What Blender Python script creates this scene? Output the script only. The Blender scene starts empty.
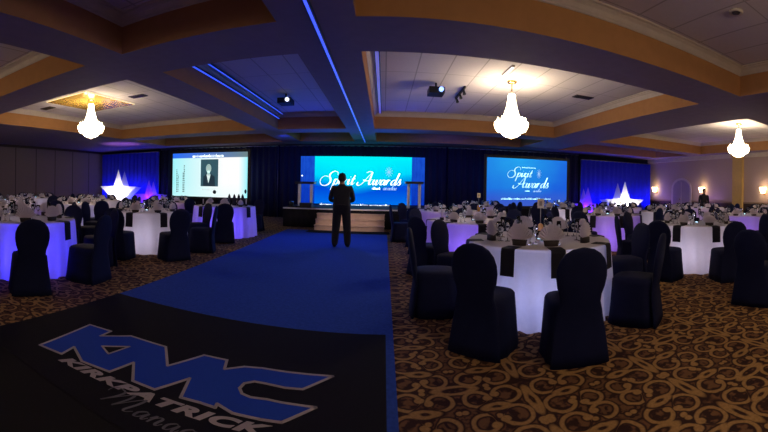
import bpy, bmesh, random
from math import sin, cos, tan, atan2, radians, pi, sqrt, hypot, floor as ffloor
from mathutils import Vector, Matrix
from mathutils.geometry import tessellate_polygon

S = bpy.context.scene
COL = S.collection
random.seed(7)

# ------------------------------------------------------------------ camera, world, exposure
FPX, HZ, EYE, ROLL = 365.0, 187.0, 1.4, radians(1.0)
cam = bpy.data.cameras.new('camera')
cam.type = 'PANO'
cam.panorama_type = 'CENTRAL_CYLINDRICAL'
cam.central_cylindrical_radius = 1.0
cam.central_cylindrical_range_u_min = -384 / FPX
cam.central_cylindrical_range_u_max = 384 / FPX
cam.central_cylindrical_range_v_min = -(432 - HZ) / FPX
cam.central_cylindrical_range_v_max = HZ / FPX
cam.clip_start = 0.02
cam_o = bpy.data.objects.new('camera', cam)
COL.objects.link(cam_o)
cam_o.location = (0, 0, EYE)
cam_o.rotation_mode = 'QUATERNION'
cam_o.rotation_quaternion = (Matrix.Rotation(radians(90), 3, 'X') @ Matrix.Rotation(ROLL, 3, 'Z')).to_quaternion()
S.camera = cam_o

world = bpy.data.worlds.new('world')
S.world = world
world.use_nodes = True
bg = world.node_tree.nodes['Background']
bg.inputs[0].default_value = (0.47, 0.35, 0.86, 1)
bg.inputs[1].default_value = 0.135

S.view_settings.view_transform = 'Standard'
S.view_settings.look = 'None'
S.view_settings.exposure = 0.0
S.view_settings.gamma = 1.0
S.view_settings.use_curve_mapping = False
S.cycles.use_denoising = True
S.cycles.max_bounces = 6
S.cycles.diffuse_bounces = 3
S.cycles.glossy_bounces = 3
S.cycles.transmission_bounces = 6
S.cycles.caustics_reflective = False
S.cycles.caustics_refractive = False
S.cycles.sample_clamp_indirect = 4.0


def lamp(kind, name, loc, color, power, target=None, size=0.1, spot=60, blend=0.6, size_y=None):
    l = bpy.data.lights.new(name, kind)
    l.color = color
    l.energy = power
    if kind == 'AREA':
        l.size = size
        if size_y:
            l.shape = 'RECTANGLE'
            l.size_y = size_y
    else:
        l.shadow_soft_size = size
    if kind == 'SPOT':
        l.spot_size = radians(spot)
        l.spot_blend = blend
    o = bpy.data.objects.new(name, l)
    COL.objects.link(o)
    o.location = loc
    if target is not None:
        o.rotation_euler = (Vector(target) - Vector(loc)).to_track_quat('-Z', 'Y').to_euler()
    return o


# blue spots without fixtures, added over stage front and aisle to brighten the carpet
lamp('SPOT', 'stage_wash_light', (-2.2, 10.6, 3.05), (0.02, 0.15, 1.0), 135, (-1.5, 7.0, 0), 0.12, 110, 0.9)
lamp('SPOT', 'stage_wash_light', (0.4, 10.6, 3.05), (0.02, 0.15, 1.0), 110, (-1.2, 7.6, 0), 0.12, 110, 0.9)
lamp('SPOT', 'aisle_wash_light', (-0.78, 4.3, 3.1), (0.03, 0.10, 1.0), 8, (-1.6, 5.2, 0), 0.12, 120, 0.9)


lamp('SPOT', 'drape_wash_light', (-3.6, 12.4, 3.1), (0.02, 0.05, 1.0), 90, (-3.6, 15.2, 1.5), 0.1, 130, 0.9)  # pair of spots without fixtures, added to tint the black drapes navy
lamp('SPOT', 'drape_wash_light', (2.4, 12.4, 3.1), (0.02, 0.05, 1.0), 90, (2.4, 15.2, 1.5), 0.1, 130, 0.9)


# ------------------------------------------------------------------ pixel helpers (the photo's rays meet real planes)
def ray(px, py):
    u = (px - 384) / FPX
    v = (HZ - py) / FPX
    x, y, z = sin(u), v, -cos(u)
    return (cos(ROLL) * x - sin(ROLL) * y, -z, sin(ROLL) * x + cos(ROLL) * y)


def onz(px, py, z=0.0):
    a = ray(px, py)
    t = (z - EYE) / a[2]
    return Vector((a[0] * t, a[1] * t, z))


def ony(px, py, y):
    a = ray(px, py)
    t = y / a[1]
    return Vector((a[0] * t, y, a[2] * t + EYE))


def onx(px, py, x):
    a = ray(px, py)
    t = x / a[0]
    return Vector((x, a[1] * t, a[2] * t + EYE))


def polar(px, r):
    t = (px - 384) / FPX
    return (sin(t) * r, cos(t) * r)


# ------------------------------------------------------------------ materials
def new_mat(name):
    m = bpy.data.materials.new(name)
    m.use_nodes = True
    return m, m.node_tree, m.node_tree.nodes['Principled BSDF']


def setp(b, color=None, rough=None, metal=None, emis=None, estr=None, spec=None, trans=None, sheen=None):
    if color is not None: b.inputs['Base Color'].default_value = (*color, 1)
    if rough is not None: b.inputs['Roughness'].default_value = rough
    if metal is not None: b.inputs['Metallic'].default_value = metal
    if emis is not None: b.inputs['Emission Color'].default_value = (*emis, 1)
    if estr is not None: b.inputs['Emission Strength'].default_value = estr
    if spec is not None: b.inputs['Specular IOR Level'].default_value = spec
    if trans is not None: b.inputs['Transmission Weight'].default_value = trans
    if sheen is not None: b.inputs['Sheen Weight'].default_value = sheen


def mat(name, color, rough=0.7, var=0.12, scale=6.0, metal=0.0, spec=0.3, bump=0.0, bscale=60, **kw):
    m, nt, b = new_mat(name)
    setp(b, color, rough, metal, spec=spec, **kw)
    if var > 0:
        tc = nt.nodes.new('ShaderNodeTexCoord')
        n = nt.nodes.new('ShaderNodeTexNoise')
        n.inputs['Scale'].default_value = scale
        n.inputs['Detail'].default_value = 4
        r = nt.nodes.new('ShaderNodeMix')
        r.data_type = 'RGBA'
        r.inputs[6].default_value = (*[c * (1 - var) for c in color], 1)
        r.inputs[7].default_value = (*[min(1, c * (1 + var)) for c in color], 1)
        nt.links.new(tc.outputs['Object'], n.inputs['Vector'])
        nt.links.new(n.outputs['Fac'], r.inputs[0])
        nt.links.new(r.outputs[2], b.inputs['Base Color'])
        if bump > 0:
            n2 = nt.nodes.new('ShaderNodeTexNoise')
            n2.inputs['Scale'].default_value = bscale
            bp = nt.nodes.new('ShaderNodeBump')
            bp.inputs['Strength'].default_value = bump
            bp.inputs['Distance'].default_value = 0.01
            nt.links.new(tc.outputs['Object'], n2.inputs['Vector'])
            nt.links.new(n2.outputs['Fac'], bp.inputs['Height'])
            nt.links.new(bp.outputs[0], b.inputs['Normal'])
    return m


def glow(name, color, strength, base=(0.8, 0.8, 0.8)):
    m, nt, b = new_mat(name)
    setp(b, base, 0.5, emis=color, estr=strength)
    return m


class G:
    """tiny helper to write shader maths"""
    def __init__(self, nt): self.nt = nt
    def _in(self, s, v):
        if isinstance(v, (int, float)): s.default_value = v
        else: self.nt.links.new(v, s)
    def m(self, op, a, b=None, c=None, clamp=False):
        n = self.nt.nodes.new('ShaderNodeMath'); n.operation = op; n.use_clamp = clamp
        self._in(n.inputs[0], a)
        if b is not None: self._in(n.inputs[1], b)
        if c is not None: self._in(n.inputs[2], c)
        return n.outputs[0]
    def add(self, a, b): return self.m('ADD', a, b)
    def sub(self, a, b): return self.m('SUBTRACT', a, b)
    def mul(self, a, b): return self.m('MULTIPLY', a, b)
    def mx(self, a, b): return self.m('MAXIMUM', a, b)
    def mn(self, a, b): return self.m('MINIMUM', a, b)
    def ab(self, a): return self.m('ABSOLUTE', a)
    def length(self, x, y): return self.m('SQRT', self.add(self.mul(x, x), self.mul(y, y)))
    def step(self, d, w, soft=0.008):
        """1 where d < w"""
        n = self.nt.nodes.new('ShaderNodeMapRange'); n.clamp = True
        self._in(n.inputs[0], d)
        n.inputs[1].default_value = w - soft; n.inputs[2].default_value = w + soft
        n.inputs[3].default_value = 1.0; n.inputs[4].default_value = 0.0
        return n.outputs[0]
    def mix(self, f, a, b):
        n = self.nt.nodes.new('ShaderNodeMix'); n.data_type = 'RGBA'
        self._in(n.inputs[0], f)
        for s, v in ((n.inputs[6], a), (n.inputs[7], b)):
            if isinstance(v, tuple): s.default_value = (*v, 1)
            else: self.nt.links.new(v, s)
        return n.outputs[2]
    def coords(self, which='Object'):
        tc = self.nt.nodes.new('ShaderNodeTexCoord'); sp = self.nt.nodes.new('ShaderNodeSeparateXYZ')
        self.nt.links.new(tc.outputs[which], sp.inputs[0])
        return tc.outputs[which], sp.outputs[0], sp.outputs[1], sp.outputs[2]
    def noise(self, vec, scale, detail=3):
        n = self.nt.nodes.new('ShaderNodeTexNoise'); n.inputs['Scale'].default_value = scale; n.inputs['Detail'].default_value = detail
        self.nt.links.new(vec, n.inputs['Vector']); return n.outputs['Fac']


def carpet_material():
    m, nt, b = new_mat('damask_carpet')
    setp(b, rough=0.95, spec=0.1)
    g = G(nt)
    vec, X, Y, _ = g.coords()
    wob = g.mul(g.sub(g.noise(vec, 9, 2), 0.5), 0.03)
    X = g.add(X, wob)
    Y = g.add(Y, wob)
    A = 0.48
    u = g.m('PINGPONG', g.add(X, 20.13), A)
    v = g.m('PINGPONG', g.add(Y, 20.1), A * 0.98)

    def ring(cx, cy, R, gx, gy, k):
        dx, dy = g.sub(u, cx), g.sub(v, cy)
        d = g.length(dx, dy)
        e = g.ab(g.sub(d, R))
        side = g.sub(g.add(g.mul(dx, gx), g.mul(dy, gy)), k * R)     # > 0 in the gap
        return g.mx(e, g.mul(side, 1.0))

    def dot(cx, cy, r):
        return g.sub(g.length(g.sub(u, cx), g.sub(v, cy)), r)

    def ell(cx, cy, a, bb):
        dx, dy = g.mul(g.sub(u, cx), 1 / a), g.mul(g.sub(v, cy), 1 / bb)
        return g.mul(g.ab(g.sub(g.length(dx, dy), 1.0)), min(a, bb))

    parts, dots = [], []
    for cx, cy, R, ga, k, sd in ((0.15, 0.355, 0.098, -40, 0.62, 1), (0.145, 0.115, 0.092, 40, 0.62, -1), (0.355, 0.13, 0.085, 125, 0.60, 1), (0.36, 0.385, 0.078, 205, 0.60, -1)):
        gx, gy = cos(radians(ga)), sin(radians(ga))
        parts.append(ring(cx, cy, R, gx, gy, k))
        a2 = radians(ga) + sd * 0.92
        dots.append(dot(cx + 0.86 * R * cos(a2), cy + 0.86 * R * sin(a2), 0.030))
    parts += [ell(0.0, 0.235, 0.030, 0.12), ell(0.25, 0.24, 0.07, 0.03), ell(0.47, 0.0, 0.12, 0.045)]
    thick = parts[0]
    for q in parts[1:]:
        thick = g.mn(thick, q)
    dots += [dot(0.25, 0.02, 0.022), dot(0.02, 0.46, 0.028), dot(0.26, 0.335, 0.02), dot(0.46, 0.26, 0.02)]
    dd = dots[0]
    for q in dots[1:]:
        dd = g.mn(dd, q)
    sc = g.mn(thick, g.add(dd, 0.013))
    gold = g.step(sc, 0.0145, 0.005)
    outline = g.step(sc, 0.029, 0.006)
    # rosettes of curling petals in the corner of the repeat
    rx, ry = g.sub(u, 0.46), g.sub(v, 0.30)
    rd = g.length(rx, ry)
    ang = g.m('ARCTAN2', ry, rx)
    swirl = g.m('SINE', g.add(g.mul(rd, 150.0), g.mul(g.m('SINE', g.mul(ang, 5.0)), 1.4)))
    ros = g.mul(g.step(rd, 0.15, 0.01), g.step(g.mul(swirl, -1.0), 0.15, 0.35))
    # leaves that fill the ground
    lf = g.noise(vec, 13, 2)
    leaf = g.step(g.mul(lf, -1.0), -0.50, 0.05)
    fine = g.noise(vec, 60, 4)
    dark = (0.032, 0.013, 0.014)
    c = g.mix(leaf, dark, (0.18, 0.085, 0.040))
    c = g.mix(g.mul(ros, 0.85), c, (0.17, 0.085, 0.040))
    c = g.mix(outline, c, dark)
    gv = g.mix(g.noise(vec, 45, 3), (0.25, 0.13, 0.05), (0.52, 0.31, 0.12))
    c = g.mix(gold, c, gv)
    c = g.mix(g.mul(fine, 0.35), c, (0.06, 0.03, 0.02))
    nt.links.new(c, b.inputs['Base Color'])
    bp = nt.nodes.new('ShaderNodeBump'); bp.inputs['Strength'].default_value = 0.3; bp.inputs['Distance'].default_value = 0.01
    nt.links.new(fine, bp.inputs['Height']); nt.links.new(bp.outputs[0], b.inputs['Normal'])
    return m


def tile_material():
    m, nt, b = new_mat('ceiling_tile')
    setp(b, rough=0.9, spec=0.1)
    g = G(nt)
    vec, X, Y, _ = g.coords()
    lx = g.m('PINGPONG', X, 0.305)
    ly = g.m('PINGPONG', Y, 0.61)
    line = g.mx(g.step(lx, 0.012, 0.004), g.step(ly, 0.010, 0.004))
    n = g.noise(vec, 30, 4)
    c = g.mix(n, (0.68, 0.63, 0.68), (0.78, 0.72, 0.78))
    c = g.mix(g.mul(line, 0.55), c, (0.25, 0.22, 0.25))
    nt.links.new(c, b.inputs['Base Color'])
    return m


def panel_wall_material():
    m, nt, b = new_mat('partition_fabric')
    setp(b, rough=0.9, spec=0.1)
    g = G(nt)
    vec, X, Y, Z = g.coords()
    ly = g.m('PINGPONG', g.add(Y, 0.3), 0.62)
    line = g.step(ly, 0.02, 0.008)
    n = g.noise(vec, 40, 4)
    c = g.mix(n, (0.20, 0.155, 0.15), (0.26, 0.20, 0.19))
    c = g.mix(line, c, (0.05, 0.04, 0.045))
    nt.links.new(c, b.inputs['Base Color'])
    return m


def cloth_material(name, color, trans=0.3, rough=0.85):
    """woven cloth that lets light through"""
    m = bpy.data.materials.new(name)
    m.use_nodes = True
    nt = m.node_tree
    nt.nodes.remove(nt.nodes['Principled BSDF'])
    d = nt.nodes.new('ShaderNodeBsdfDiffuse'); t = nt.nodes.new('ShaderNodeBsdfTranslucent'); mx = nt.nodes.new('ShaderNodeMixShader')
    g = G(nt)
    vec, X, Y, Z = g.coords()
    c = g.mix(g.noise(vec, 25, 4), tuple(k * 0.93 for k in color), tuple(min(1, k * 1.05) for k in color))
    nt.links.new(c, d.inputs[0]); nt.links.new(c, t.inputs[0])
    mx.inputs[0].default_value = trans
    nt.links.new(d.outputs[0], mx.inputs[1]); nt.links.new(t.outputs[0], mx.inputs[2])
    nt.links.new(mx.outputs[0], nt.nodes['Material Output'].inputs[0])
    return m


def drape_material(name, color):
    m, nt, b = new_mat(name)
    setp(b, rough=0.8, spec=0.15)
    g = G(nt)
    vec, X, Y, Z = g.coords()
    c = g.mix(g.noise(vec, 8, 3), tuple(k * 0.85 for k in color), tuple(min(1, k * 1.1) for k in color))
    nt.links.new(c, b.inputs['Base Color'])
    return m


def screen_material(name, fn, strength):
    m = bpy.data.materials.new(name)
    m.use_nodes = True
    nt = m.node_tree
    nt.nodes.remove(nt.nodes['Principled BSDF'])
    e = nt.nodes.new('ShaderNodeEmission')
    g = G(nt)
    vec, X, Y, Z = g.coords('Generated')
    c = fn(g, vec, X, Z)
    nt.links.new(c, e.inputs[0])
    e.inputs[1].default_value = strength
    nt.links.new(e.outputs[0], nt.nodes['Material Output'].inputs[0])
    return m


M = {}
M['carpet'] = carpet_material()
M['tile'] = tile_material()
M['soffit'] = mat('soffit_paint', (0.27, 0.20, 0.27), 0.8)
M['tan'] = mat('tan_coffer_paint', (0.45, 0.22, 0.088), 0.8)
M['crown'] = mat('crown_moulding_paint', (0.62, 0.54, 0.48), 0.6)
M['partition'] = panel_wall_material()
M['wall'] = mat('wall_vinyl', (0.44, 0.33, 0.33), 0.8, 0.06, 12)
M['wainscot'] = mat('dark_wainscot', (0.060, 0.035, 0.030), 0.5)
M['rail'] = mat('rail_wood', (0.25, 0.17, 0.13), 0.5)
M['pilaster'] = mat('pilaster_paint', (0.62, 0.42, 0.16), 0.7)
M['arch'] = mat('arch_paint', (0.34, 0.26, 0.38), 0.7)
M['archtrim'] = mat('arch_trim_paint', (0.55, 0.45, 0.50), 0.6)
M['blackdrape'] = drape_material('black_velour', (0.012, 0.013, 0.045))
M['bluedrape'] = drape_material('blue_voile_drape', (0.035, 0.045, 0.80))
M['aisle'] = mat('blue_aisle_carpet', (0.030, 0.072, 0.36), 0.95, 0.40, 30, spec=0.05, bump=0.4, bscale=160)
M['mat'] = mat('black_logo_mat', (0.012, 0.010, 0.014), 0.9, 0.2, 60, spec=0.08, bump=0.3, bscale=200)
M['mat2'] = mat('charcoal_runner', (0.015, 0.013, 0.014), 0.9, 0.2, 60, spec=0.08)
M['logoblue'] = mat('logo_blue_pile', (0.022, 0.065, 0.42), 0.9, 0.1, 60, spec=0.08)
M['logosilver'] = mat('logo_silver_pile', (0.44, 0.37, 0.36), 0.9, 0.1, 60, spec=0.08)
M['logogrey'] = mat('logo_grey_pile', (0.15, 0.14, 0.16), 0.9, 0.1, 60, spec=0.08)
M['chair'] = mat('navy_chair_cover', (0.008, 0.011, 0.045), 0.75, 0.2, 12, spec=0.12)
M['cloth'] = cloth_material('white_tablecloth', (0.80, 0.76, 0.80), 0.40)
M['fan'] = cloth_material('napkin_linen', (0.86, 0.80, 0.84), 0.45)
M['cuff'] = mat('dark_cuff', (0.035, 0.026, 0.026), 0.6)
M['blacknap'] = mat('black_napkin', (0.010, 0.010, 0.022), 0.8)
M['wood'] = mat('light_table_wood', (0.4, 0.3, 0.2), 0.5)
M['metal'] = mat('grey_metal', (0.35, 0.35, 0.37), 0.35, metal=0.9)
M['blackmetal'] = mat('black_metal', (0.02, 0.02, 0.022), 0.4)
M['gold'] = mat('gilt_metal', (0.75, 0.5, 0.16), 0.25, metal=1.0)
M['mirror'] = mat('amber_mirror', (0.80, 0.50, 0.12), 0.18, 0.3, 2.5, metal=0.55)
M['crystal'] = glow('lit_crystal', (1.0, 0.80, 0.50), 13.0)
M['bulb'] = glow('candle_bulb', (1.0, 0.82, 0.5), 40.0)
M['sconce'] = glow('sconce_shade', (1.0, 0.72, 0.36), 9.0)
M['warmtape'] = glow('warm_light_tape', (1.0, 0.75, 0.35), 0.9)
M['led'] = glow('blue_led', (0.03, 0.09, 1.0), 1.15)
M['ledsoft'] = glow('soft_blue_led', (0.08, 0.10, 0.9), 0.45)  # glow given to moulding that is no lamp
M['whitelight'] = glow('white_strip_light', (1.0, 0.92, 0.85), 1.2)
M['bluelens'] = glow('blue_lens', (0.15, 0.3, 1.0), 3.0)
M['whitelens'] = glow('white_lens', (0.7, 0.75, 1.0), 2.0)
M['votive'] = glow('votive_glow', (0.55, 0.80, 1.0), 2.4)
M['starwhite'] = cloth_material('white_star_fabric', (0.90, 0.88, 0.92), 0.55)
M['stargrey'] = cloth_material('pale_star_fabric', (0.70, 0.70, 0.85), 0.55)
M['starpurple'] = cloth_material('purple_star_fabric', (0.55, 0.35, 0.90), 0.55)
M['starviolet'] = cloth_material('violet_star_fabric', (0.50, 0.40, 0.85), 0.55)
M['stagewood'] = mat('pale_step_boards', (0.62, 0.46, 0.38), 0.6, 0.15, 10)
M['stagetop'] = mat('stage_deck', (0.018, 0.018, 0.024), 0.7)
M['stageskirt'] = drape_material('black_stage_skirt', (0.012, 0.012, 0.02))
M['whitepaint'] = mat('white_stand_paint', (0.85, 0.85, 0.92), 0.4, 0.05)
M['skin'] = mat('skin', (0.35, 0.19, 0.13), 0.5, 0.08, 20)
M['hair'] = mat('dark_hair', (0.012, 0.009, 0.008), 0.6, 0.3, 60)
M['suit'] = mat('dark_shirt_cloth', (0.014, 0.014, 0.022), 0.8, 0.15, 20)
M['trouser'] = mat('dark_trouser_cloth', (0.010, 0.010, 0.016), 0.8, 0.15, 20)
M['shoe'] = mat('black_leather', (0.006, 0.006, 0.007), 0.35)
M['card'] = mat('cream_card', (0.62, 0.52, 0.38), 0.7)
M['cardgrey'] = mat('card_print', (0.28, 0.22, 0.17), 0.7)
M['amber'] = mat('amber_vase', (0.45, 0.22, 0.08), 0.3)
M['vent'] = mat('vent_grey', (0.10, 0.09, 0.10), 0.5)
gl, gnt, gb = new_mat('clear_glass')
setp(gb, (0.95, 0.97, 1.0), 0.04, trans=1.0)
gb.inputs['IOR'].default_value = 1.45
M['glass'] = gl


# ------------------------------------------------------------------ mesh builder
class MB:
    def __init__(self):
        self.v, self.f, self.mi, self.sm = [], [], [], []
        self.cur = 0

    def face(self, idx, smooth=False):
        self.f.append(tuple(idx)); self.mi.append(self.cur); self.sm.append(smooth)

    def box(self, lo, hi, xf=None):
        b = len(self.v)
        for z in (lo[2], hi[2]):
            for x, y in ((lo[0], lo[1]), (hi[0], lo[1]), (hi[0], hi[1]), (lo[0], hi[1])):
                p = Vector((x, y, z))
                self.v.append(xf @ p if xf else p)
        for q in ((3, 2, 1, 0), (4, 5, 6, 7), (0, 1, 5, 4), (1, 2, 6, 5), (2, 3, 7, 6), (3, 0, 4, 7)):
            self.face([b + i for i in q])
        return self

    def loft(self, rings, closed=True, caps=True, smooth=True):
        b = len(self.v); n = len(rings[0])
        for r in rings:
            self.v.extend(Vector(p) for p in r)
        for i in range(len(rings) - 1):
            for j in range(n if closed else n - 1):
                k = (j + 1) % n
                self.face((b + i * n + j, b + i * n + k, b + (i + 1) * n + k, b + (i + 1) * n + j), smooth)
        if caps and closed:
            self.face([b + j for j in reversed(range(n))], False)
            e = b + (len(rings) - 1) * n
            self.face([e + j for j in range(n)], False)
        return self

    def lathe(self, prof, n=24, c=(0, 0, 0), smooth=True, ripple=None):
        rings = []
        for r, z in prof:
            ring = []
            for j in range(n):
                a = 2 * pi * j / n
                rr = max(r, 1e-4) * (1 + (ripple(a, z) if ripple else 0))
                ring.append((c[0] + rr * cos(a), c[1] + rr * sin(a), c[2] + z))
            rings.append(ring)
        return self.loft(rings, True, True, smooth)

    def tube(self, pts, r, n=8, smooth=True):
        pts = [Vector(p) for p in pts]
        rings = []
        for i, p in enumerate(pts):
            d = (pts[min(i + 1, len(pts) - 1)] - pts[max(i - 1, 0)]).normalized()
            up = Vector((0, 0, 1)) if abs(d.z) < 0.9 else Vector((1, 0, 0))
            s = d.cross(up).normalized(); t = s.cross(d)
            rr = r[i] if isinstance(r, (list, tuple)) else r
            rings.append([p + (s * cos(2 * pi * j / n) + t * sin(2 * pi * j / n)) * rr for j in range(n)])
        return self.loft(rings, True, True, smooth)

    def prism(self, loops, to3, depth):
        """loops: outer 2-D outline then holes; to3(x, y, h) -> 3-D; h runs 0..depth"""
        flat = [p for l in loops for p in l]
        tris = tessellate_polygon([[Vector((x, y, 0)) for x, y in l] for l in loops])
        b = len(self.v); n = len(flat)
        for h in (0, depth):
            self.v.extend(Vector(to3(x, y, h)) for x, y in flat)
        for t in tris:
            a, bb, c = (flat[i] for i in t)
            s = (bb[0] - a[0]) * (c[1] - a[1]) - (bb[1] - a[1]) * (c[0] - a[0])
            t = t if s > 0 else (t[0], t[2], t[1])
            self.face([b + n + i for i in t]); self.face([b + i for i in reversed(t)])
        k = 0
        for l in loops:
            m = len(l)
            for i in range(m):
                j = (i + 1) % m
                self.face((b + k + i, b + k + j, b + n + k + j, b + n + k + i))
            k += m
        return self

    def mesh(self, name, mats):
        me = bpy.data.meshes.new(name)
        me.from_pydata([tuple(v) for v in self.v], [], self.f)
        for m in (mats if isinstance(mats, (list, tuple)) else [mats]):
            me.materials.append(m)
        me.polygons.foreach_set('material_index', self.mi)
        me.polygons.foreach_set('use_smooth', self.sm)
        me.update()
        bm = bmesh.new(); bm.from_mesh(me)
        bmesh.ops.recalc_face_normals(bm, faces=bm.faces)
        bm.to_mesh(me); bm.free()
        return me

    def build(self, name, mats, parent=None, loc=None):
        return link(name, self.mesh(name, mats), parent, loc)


def link(name, data, parent=None, loc=None):
    o = bpy.data.objects.new(name, data)
    COL.objects.link(o)
    if parent is not None: o.parent = parent
    if loc is not None: o.location = loc
    return o


def tag(o, label, cat, group=None):
    o['label'] = label; o['category'] = cat
    if group: o['group'] = group
    return o


def thing(name, label, cat, loc=(0, 0, 0), rz=0.0, group=None):
    o = bpy.data.objects.new(name, None)
    COL.objects.link(o)
    o.empty_display_size = 0.1
    o.location = loc; o.rotation_euler = (0, 0, rz)
    return tag(o, label, cat, group)


def struct(name, mb, mats):
    o = mb.build(name, mats)
    o['kind'] = 'structure'
    return o


def dup(root, loc, rz, label, group=None, scale=None):
    r = root.copy(); COL.objects.link(r)
    r.location = loc; r.rotation_euler = (0, 0, rz)
    r['label'] = label
    if group: r['group'] = group
    if scale: r.scale = (scale,) * 3
    for ch in list(root.children):
        c = ch.copy(); COL.objects.link(c); c.parent = r
        for gch in list(ch.children):
            d = gch.copy(); COL.objects.link(d); d.parent = c
    return r


# ------------------------------------------------------------------ the room
XL, XR, YF, YB = -15.3, 14.0, 15.8, -4.5
ZB, ZC = 3.2, 3.72
struct('floor', MB().box((XL - 0.2, YB, -0.1), (XR + 0.2, YF + 0.2, 0)), M['carpet'])
struct('wall_left', MB().box((XL - 0.15, YB, 0), (XL, YF + 0.15, ZB)), M['partition'])
struct('wall_front', MB().box((XL, YF, 0), (XR, YF + 0.15, ZB)), M['blackdrape'])
struct('wall_right', MB().box((XR, YB, 0.9), (XR + 0.15, YF + 0.15, ZB)), M['wall'])
w = MB().box((XR - 0.02, YB, 0), (XR + 0.15, YF, 0.9))
struct('trim_1', w, M['wainscot'])
struct('trim_2', MB().box((XR - 0.05, YB, 0.88), (XR, YF, 0.95)), M['rail'])
pz = MB().box((XR - 0.16, 9.28, 0.0), (XR, 9.82, ZB)).box((XR - 0.20, 9.23, ZB - 0.18), (XR, 9.87, ZB - 0.002)).box((XR - 0.2, 9.23, 0), (XR, 9.87, 0.2))
struct('trim_3', pz, M['pilaster'])
struct('trim_4', MB().box((XR - 0.10, YB, ZB - 0.20), (XR, 9.23, ZB)).box((XR - 0.10, 9.87, ZB - 0.20), (XR, YF, ZB)), M['crown'])
struct('trim_5', MB().box((XL, YB, ZB - 0.12), (XL + 0.08, YF, ZB)), M['wainscot'])
struct('baseboard_left', MB().box((XL, YB, 0), (XL + 0.02, YF, 0.12)), M['wainscot'])

# arched door in the right wall
dy0, dy1 = 12.55, 13.75
dc = (dy0 + dy1) / 2; rr = (dy1 - dy0) / 2
def arch_outline(extra, base=0.0):
    pts = [(dc - rr - extra, base), (dc + rr + extra, base)]
    for k in range(13):
        a = pi * k / 12
        pts.append((dc + (rr + extra) * cos(a), 1.55 + (rr * 0.75 + extra) * sin(a)))
    return pts
dr = MB().prism([arch_outline(0)], lambda y, z, h: (XR - 0.03 + h * 0.0 - h, y, z), 0.03)
door = struct('door_1', dr, M['arch'])
fr = MB().prism([arch_outline(0.1, 0.0) , ], lambda y, z, h: (XR - 0.022 - h, y, z), 0.02)
fr2 = MB().prism([arch_outline(0.11, 0.0), list(reversed(arch_outline(0.0, 0.02)))], lambda y, z, h: (XR - 0.03 - h, y, z), 0.05)
o = fr2.build('door_frame', M['archtrim'], door)
o = MB().box((XR - 0.068, dc - 0.012, 0.05), (XR - 0.06, dc + 0.012, 1.9)).build('door_stile', M['archtrim'], door)
o = MB().lathe([(0, -0.03), (0.03, -0.01), (0.03, 0.01), (0, 0.03)], 10, (XR - 0.09, dc + 0.08, 1.0)).build('door_knob', M['gold'], door)

# coffered ceiling: soffits at ZB with recessed panels at ZC
XB = [(-9.9, -4.15), (-3.4, -1.2), (-0.33, 5.65), (7.45, 13.3)]
YBK = [(-2.9, 3.85), (4.85, 11.3), (12.1, 14.5)]
coffers = [(x0, x1, y0, y1) for (x0, x1) in XB for (y0, y1) in YBK]
xs = sorted([XL, XR] + [v for p in XB for v in p]); ys = sorted([YB, YF] + [v for p in YBK for v in p])
c = MB()
def quad(mb, pts):
    b = len(mb.v); mb.v.extend(Vector(p) for p in pts); mb.face(range(b, b + 4))
for i in range(len(xs) - 1):
    for j in range(len(ys) - 1):
        x0, x1, y0, y1 = xs[i], xs[i + 1], ys[j], ys[j + 1]
        if (x0, x1, y0, y1) in coffers:
            c.cur = 2
            c.box((x0 - 0.05, y0 - 0.05, ZC), (x1 + 0.05, y1 + 0.05, ZC + 0.05))
        else:
            c.cur = 0
            quad(c, [(x0, y0, ZB), (x0, y1, ZB), (x1, y1, ZB), (x1, y0, ZB)])
for (x0, x1, y0, y1) in coffers:
    c.cur = 1
    quad(c, [(x0, y0, ZB), (x1, y0, ZB), (x1, y0, ZC), (x0, y0, ZC)])
    quad(c, [(x0, y1, ZB), (x0, y1, ZC), (x1, y1, ZC), (x1, y1, ZB)])
    quad(c, [(x0, y0, ZB), (x0, y0, ZC), (x0, y1, ZC), (x0, y1, ZB)])
    quad(c, [(x1, y0, ZB), (x1, y1, ZB), (x1, y1, ZC), (x1, y0, ZC)])
struct('ceiling', c, [M['soffit'], M['tan'], M['tile']])

# crown moulding round each recess
n_trim = 6
for (x0, x1, y0, y1) in coffers:
    prof = [(0.0, 0.30), (0.025, 0.29), (0.03, 0.24), (0.05, 0.22), (0.09, 0.12), (0.15, 0.07), (0.155, 0.045), (0.21, 0.035), (0.22, 0.0)]
    rings = []
    for d, dz in prof:
        d *= 0.62
        z = ZC - dz * 0.47
        rings.append([(x0 + d, y0 + d, z), (x1 - d, y0 + d, z), (x1 - d, y1 - d, z), (x0 + d, y1 - d, z)])
    struct('trim_%d' % n_trim, MB().loft(rings, True, False, False), M['crown'])
    n_trim += 1


# ------------------------------------------------------------------ lights of the room, with glow strips added in two recesses
def glow_strip(name, label, x0, x1, y0, y1, z, m, group=None):
    t = thing(name, label, 'light strip', ((x0 + x1) / 2, (y0 + y1) / 2, z), 0, group)
    w_, l_ = (x1 - x0) / 2, (y1 - y0) / 2
    MB().box((-w_ - 0.02, -l_, -0.02), (w_ + 0.02, l_, 0)).build('channel', M['blackmetal'], t)
    MB().box((-w_, -l_ + 0.02, -0.03), (w_, l_ - 0.02, -0.02)).build('light_diffuser', m, t)
    return t

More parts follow.
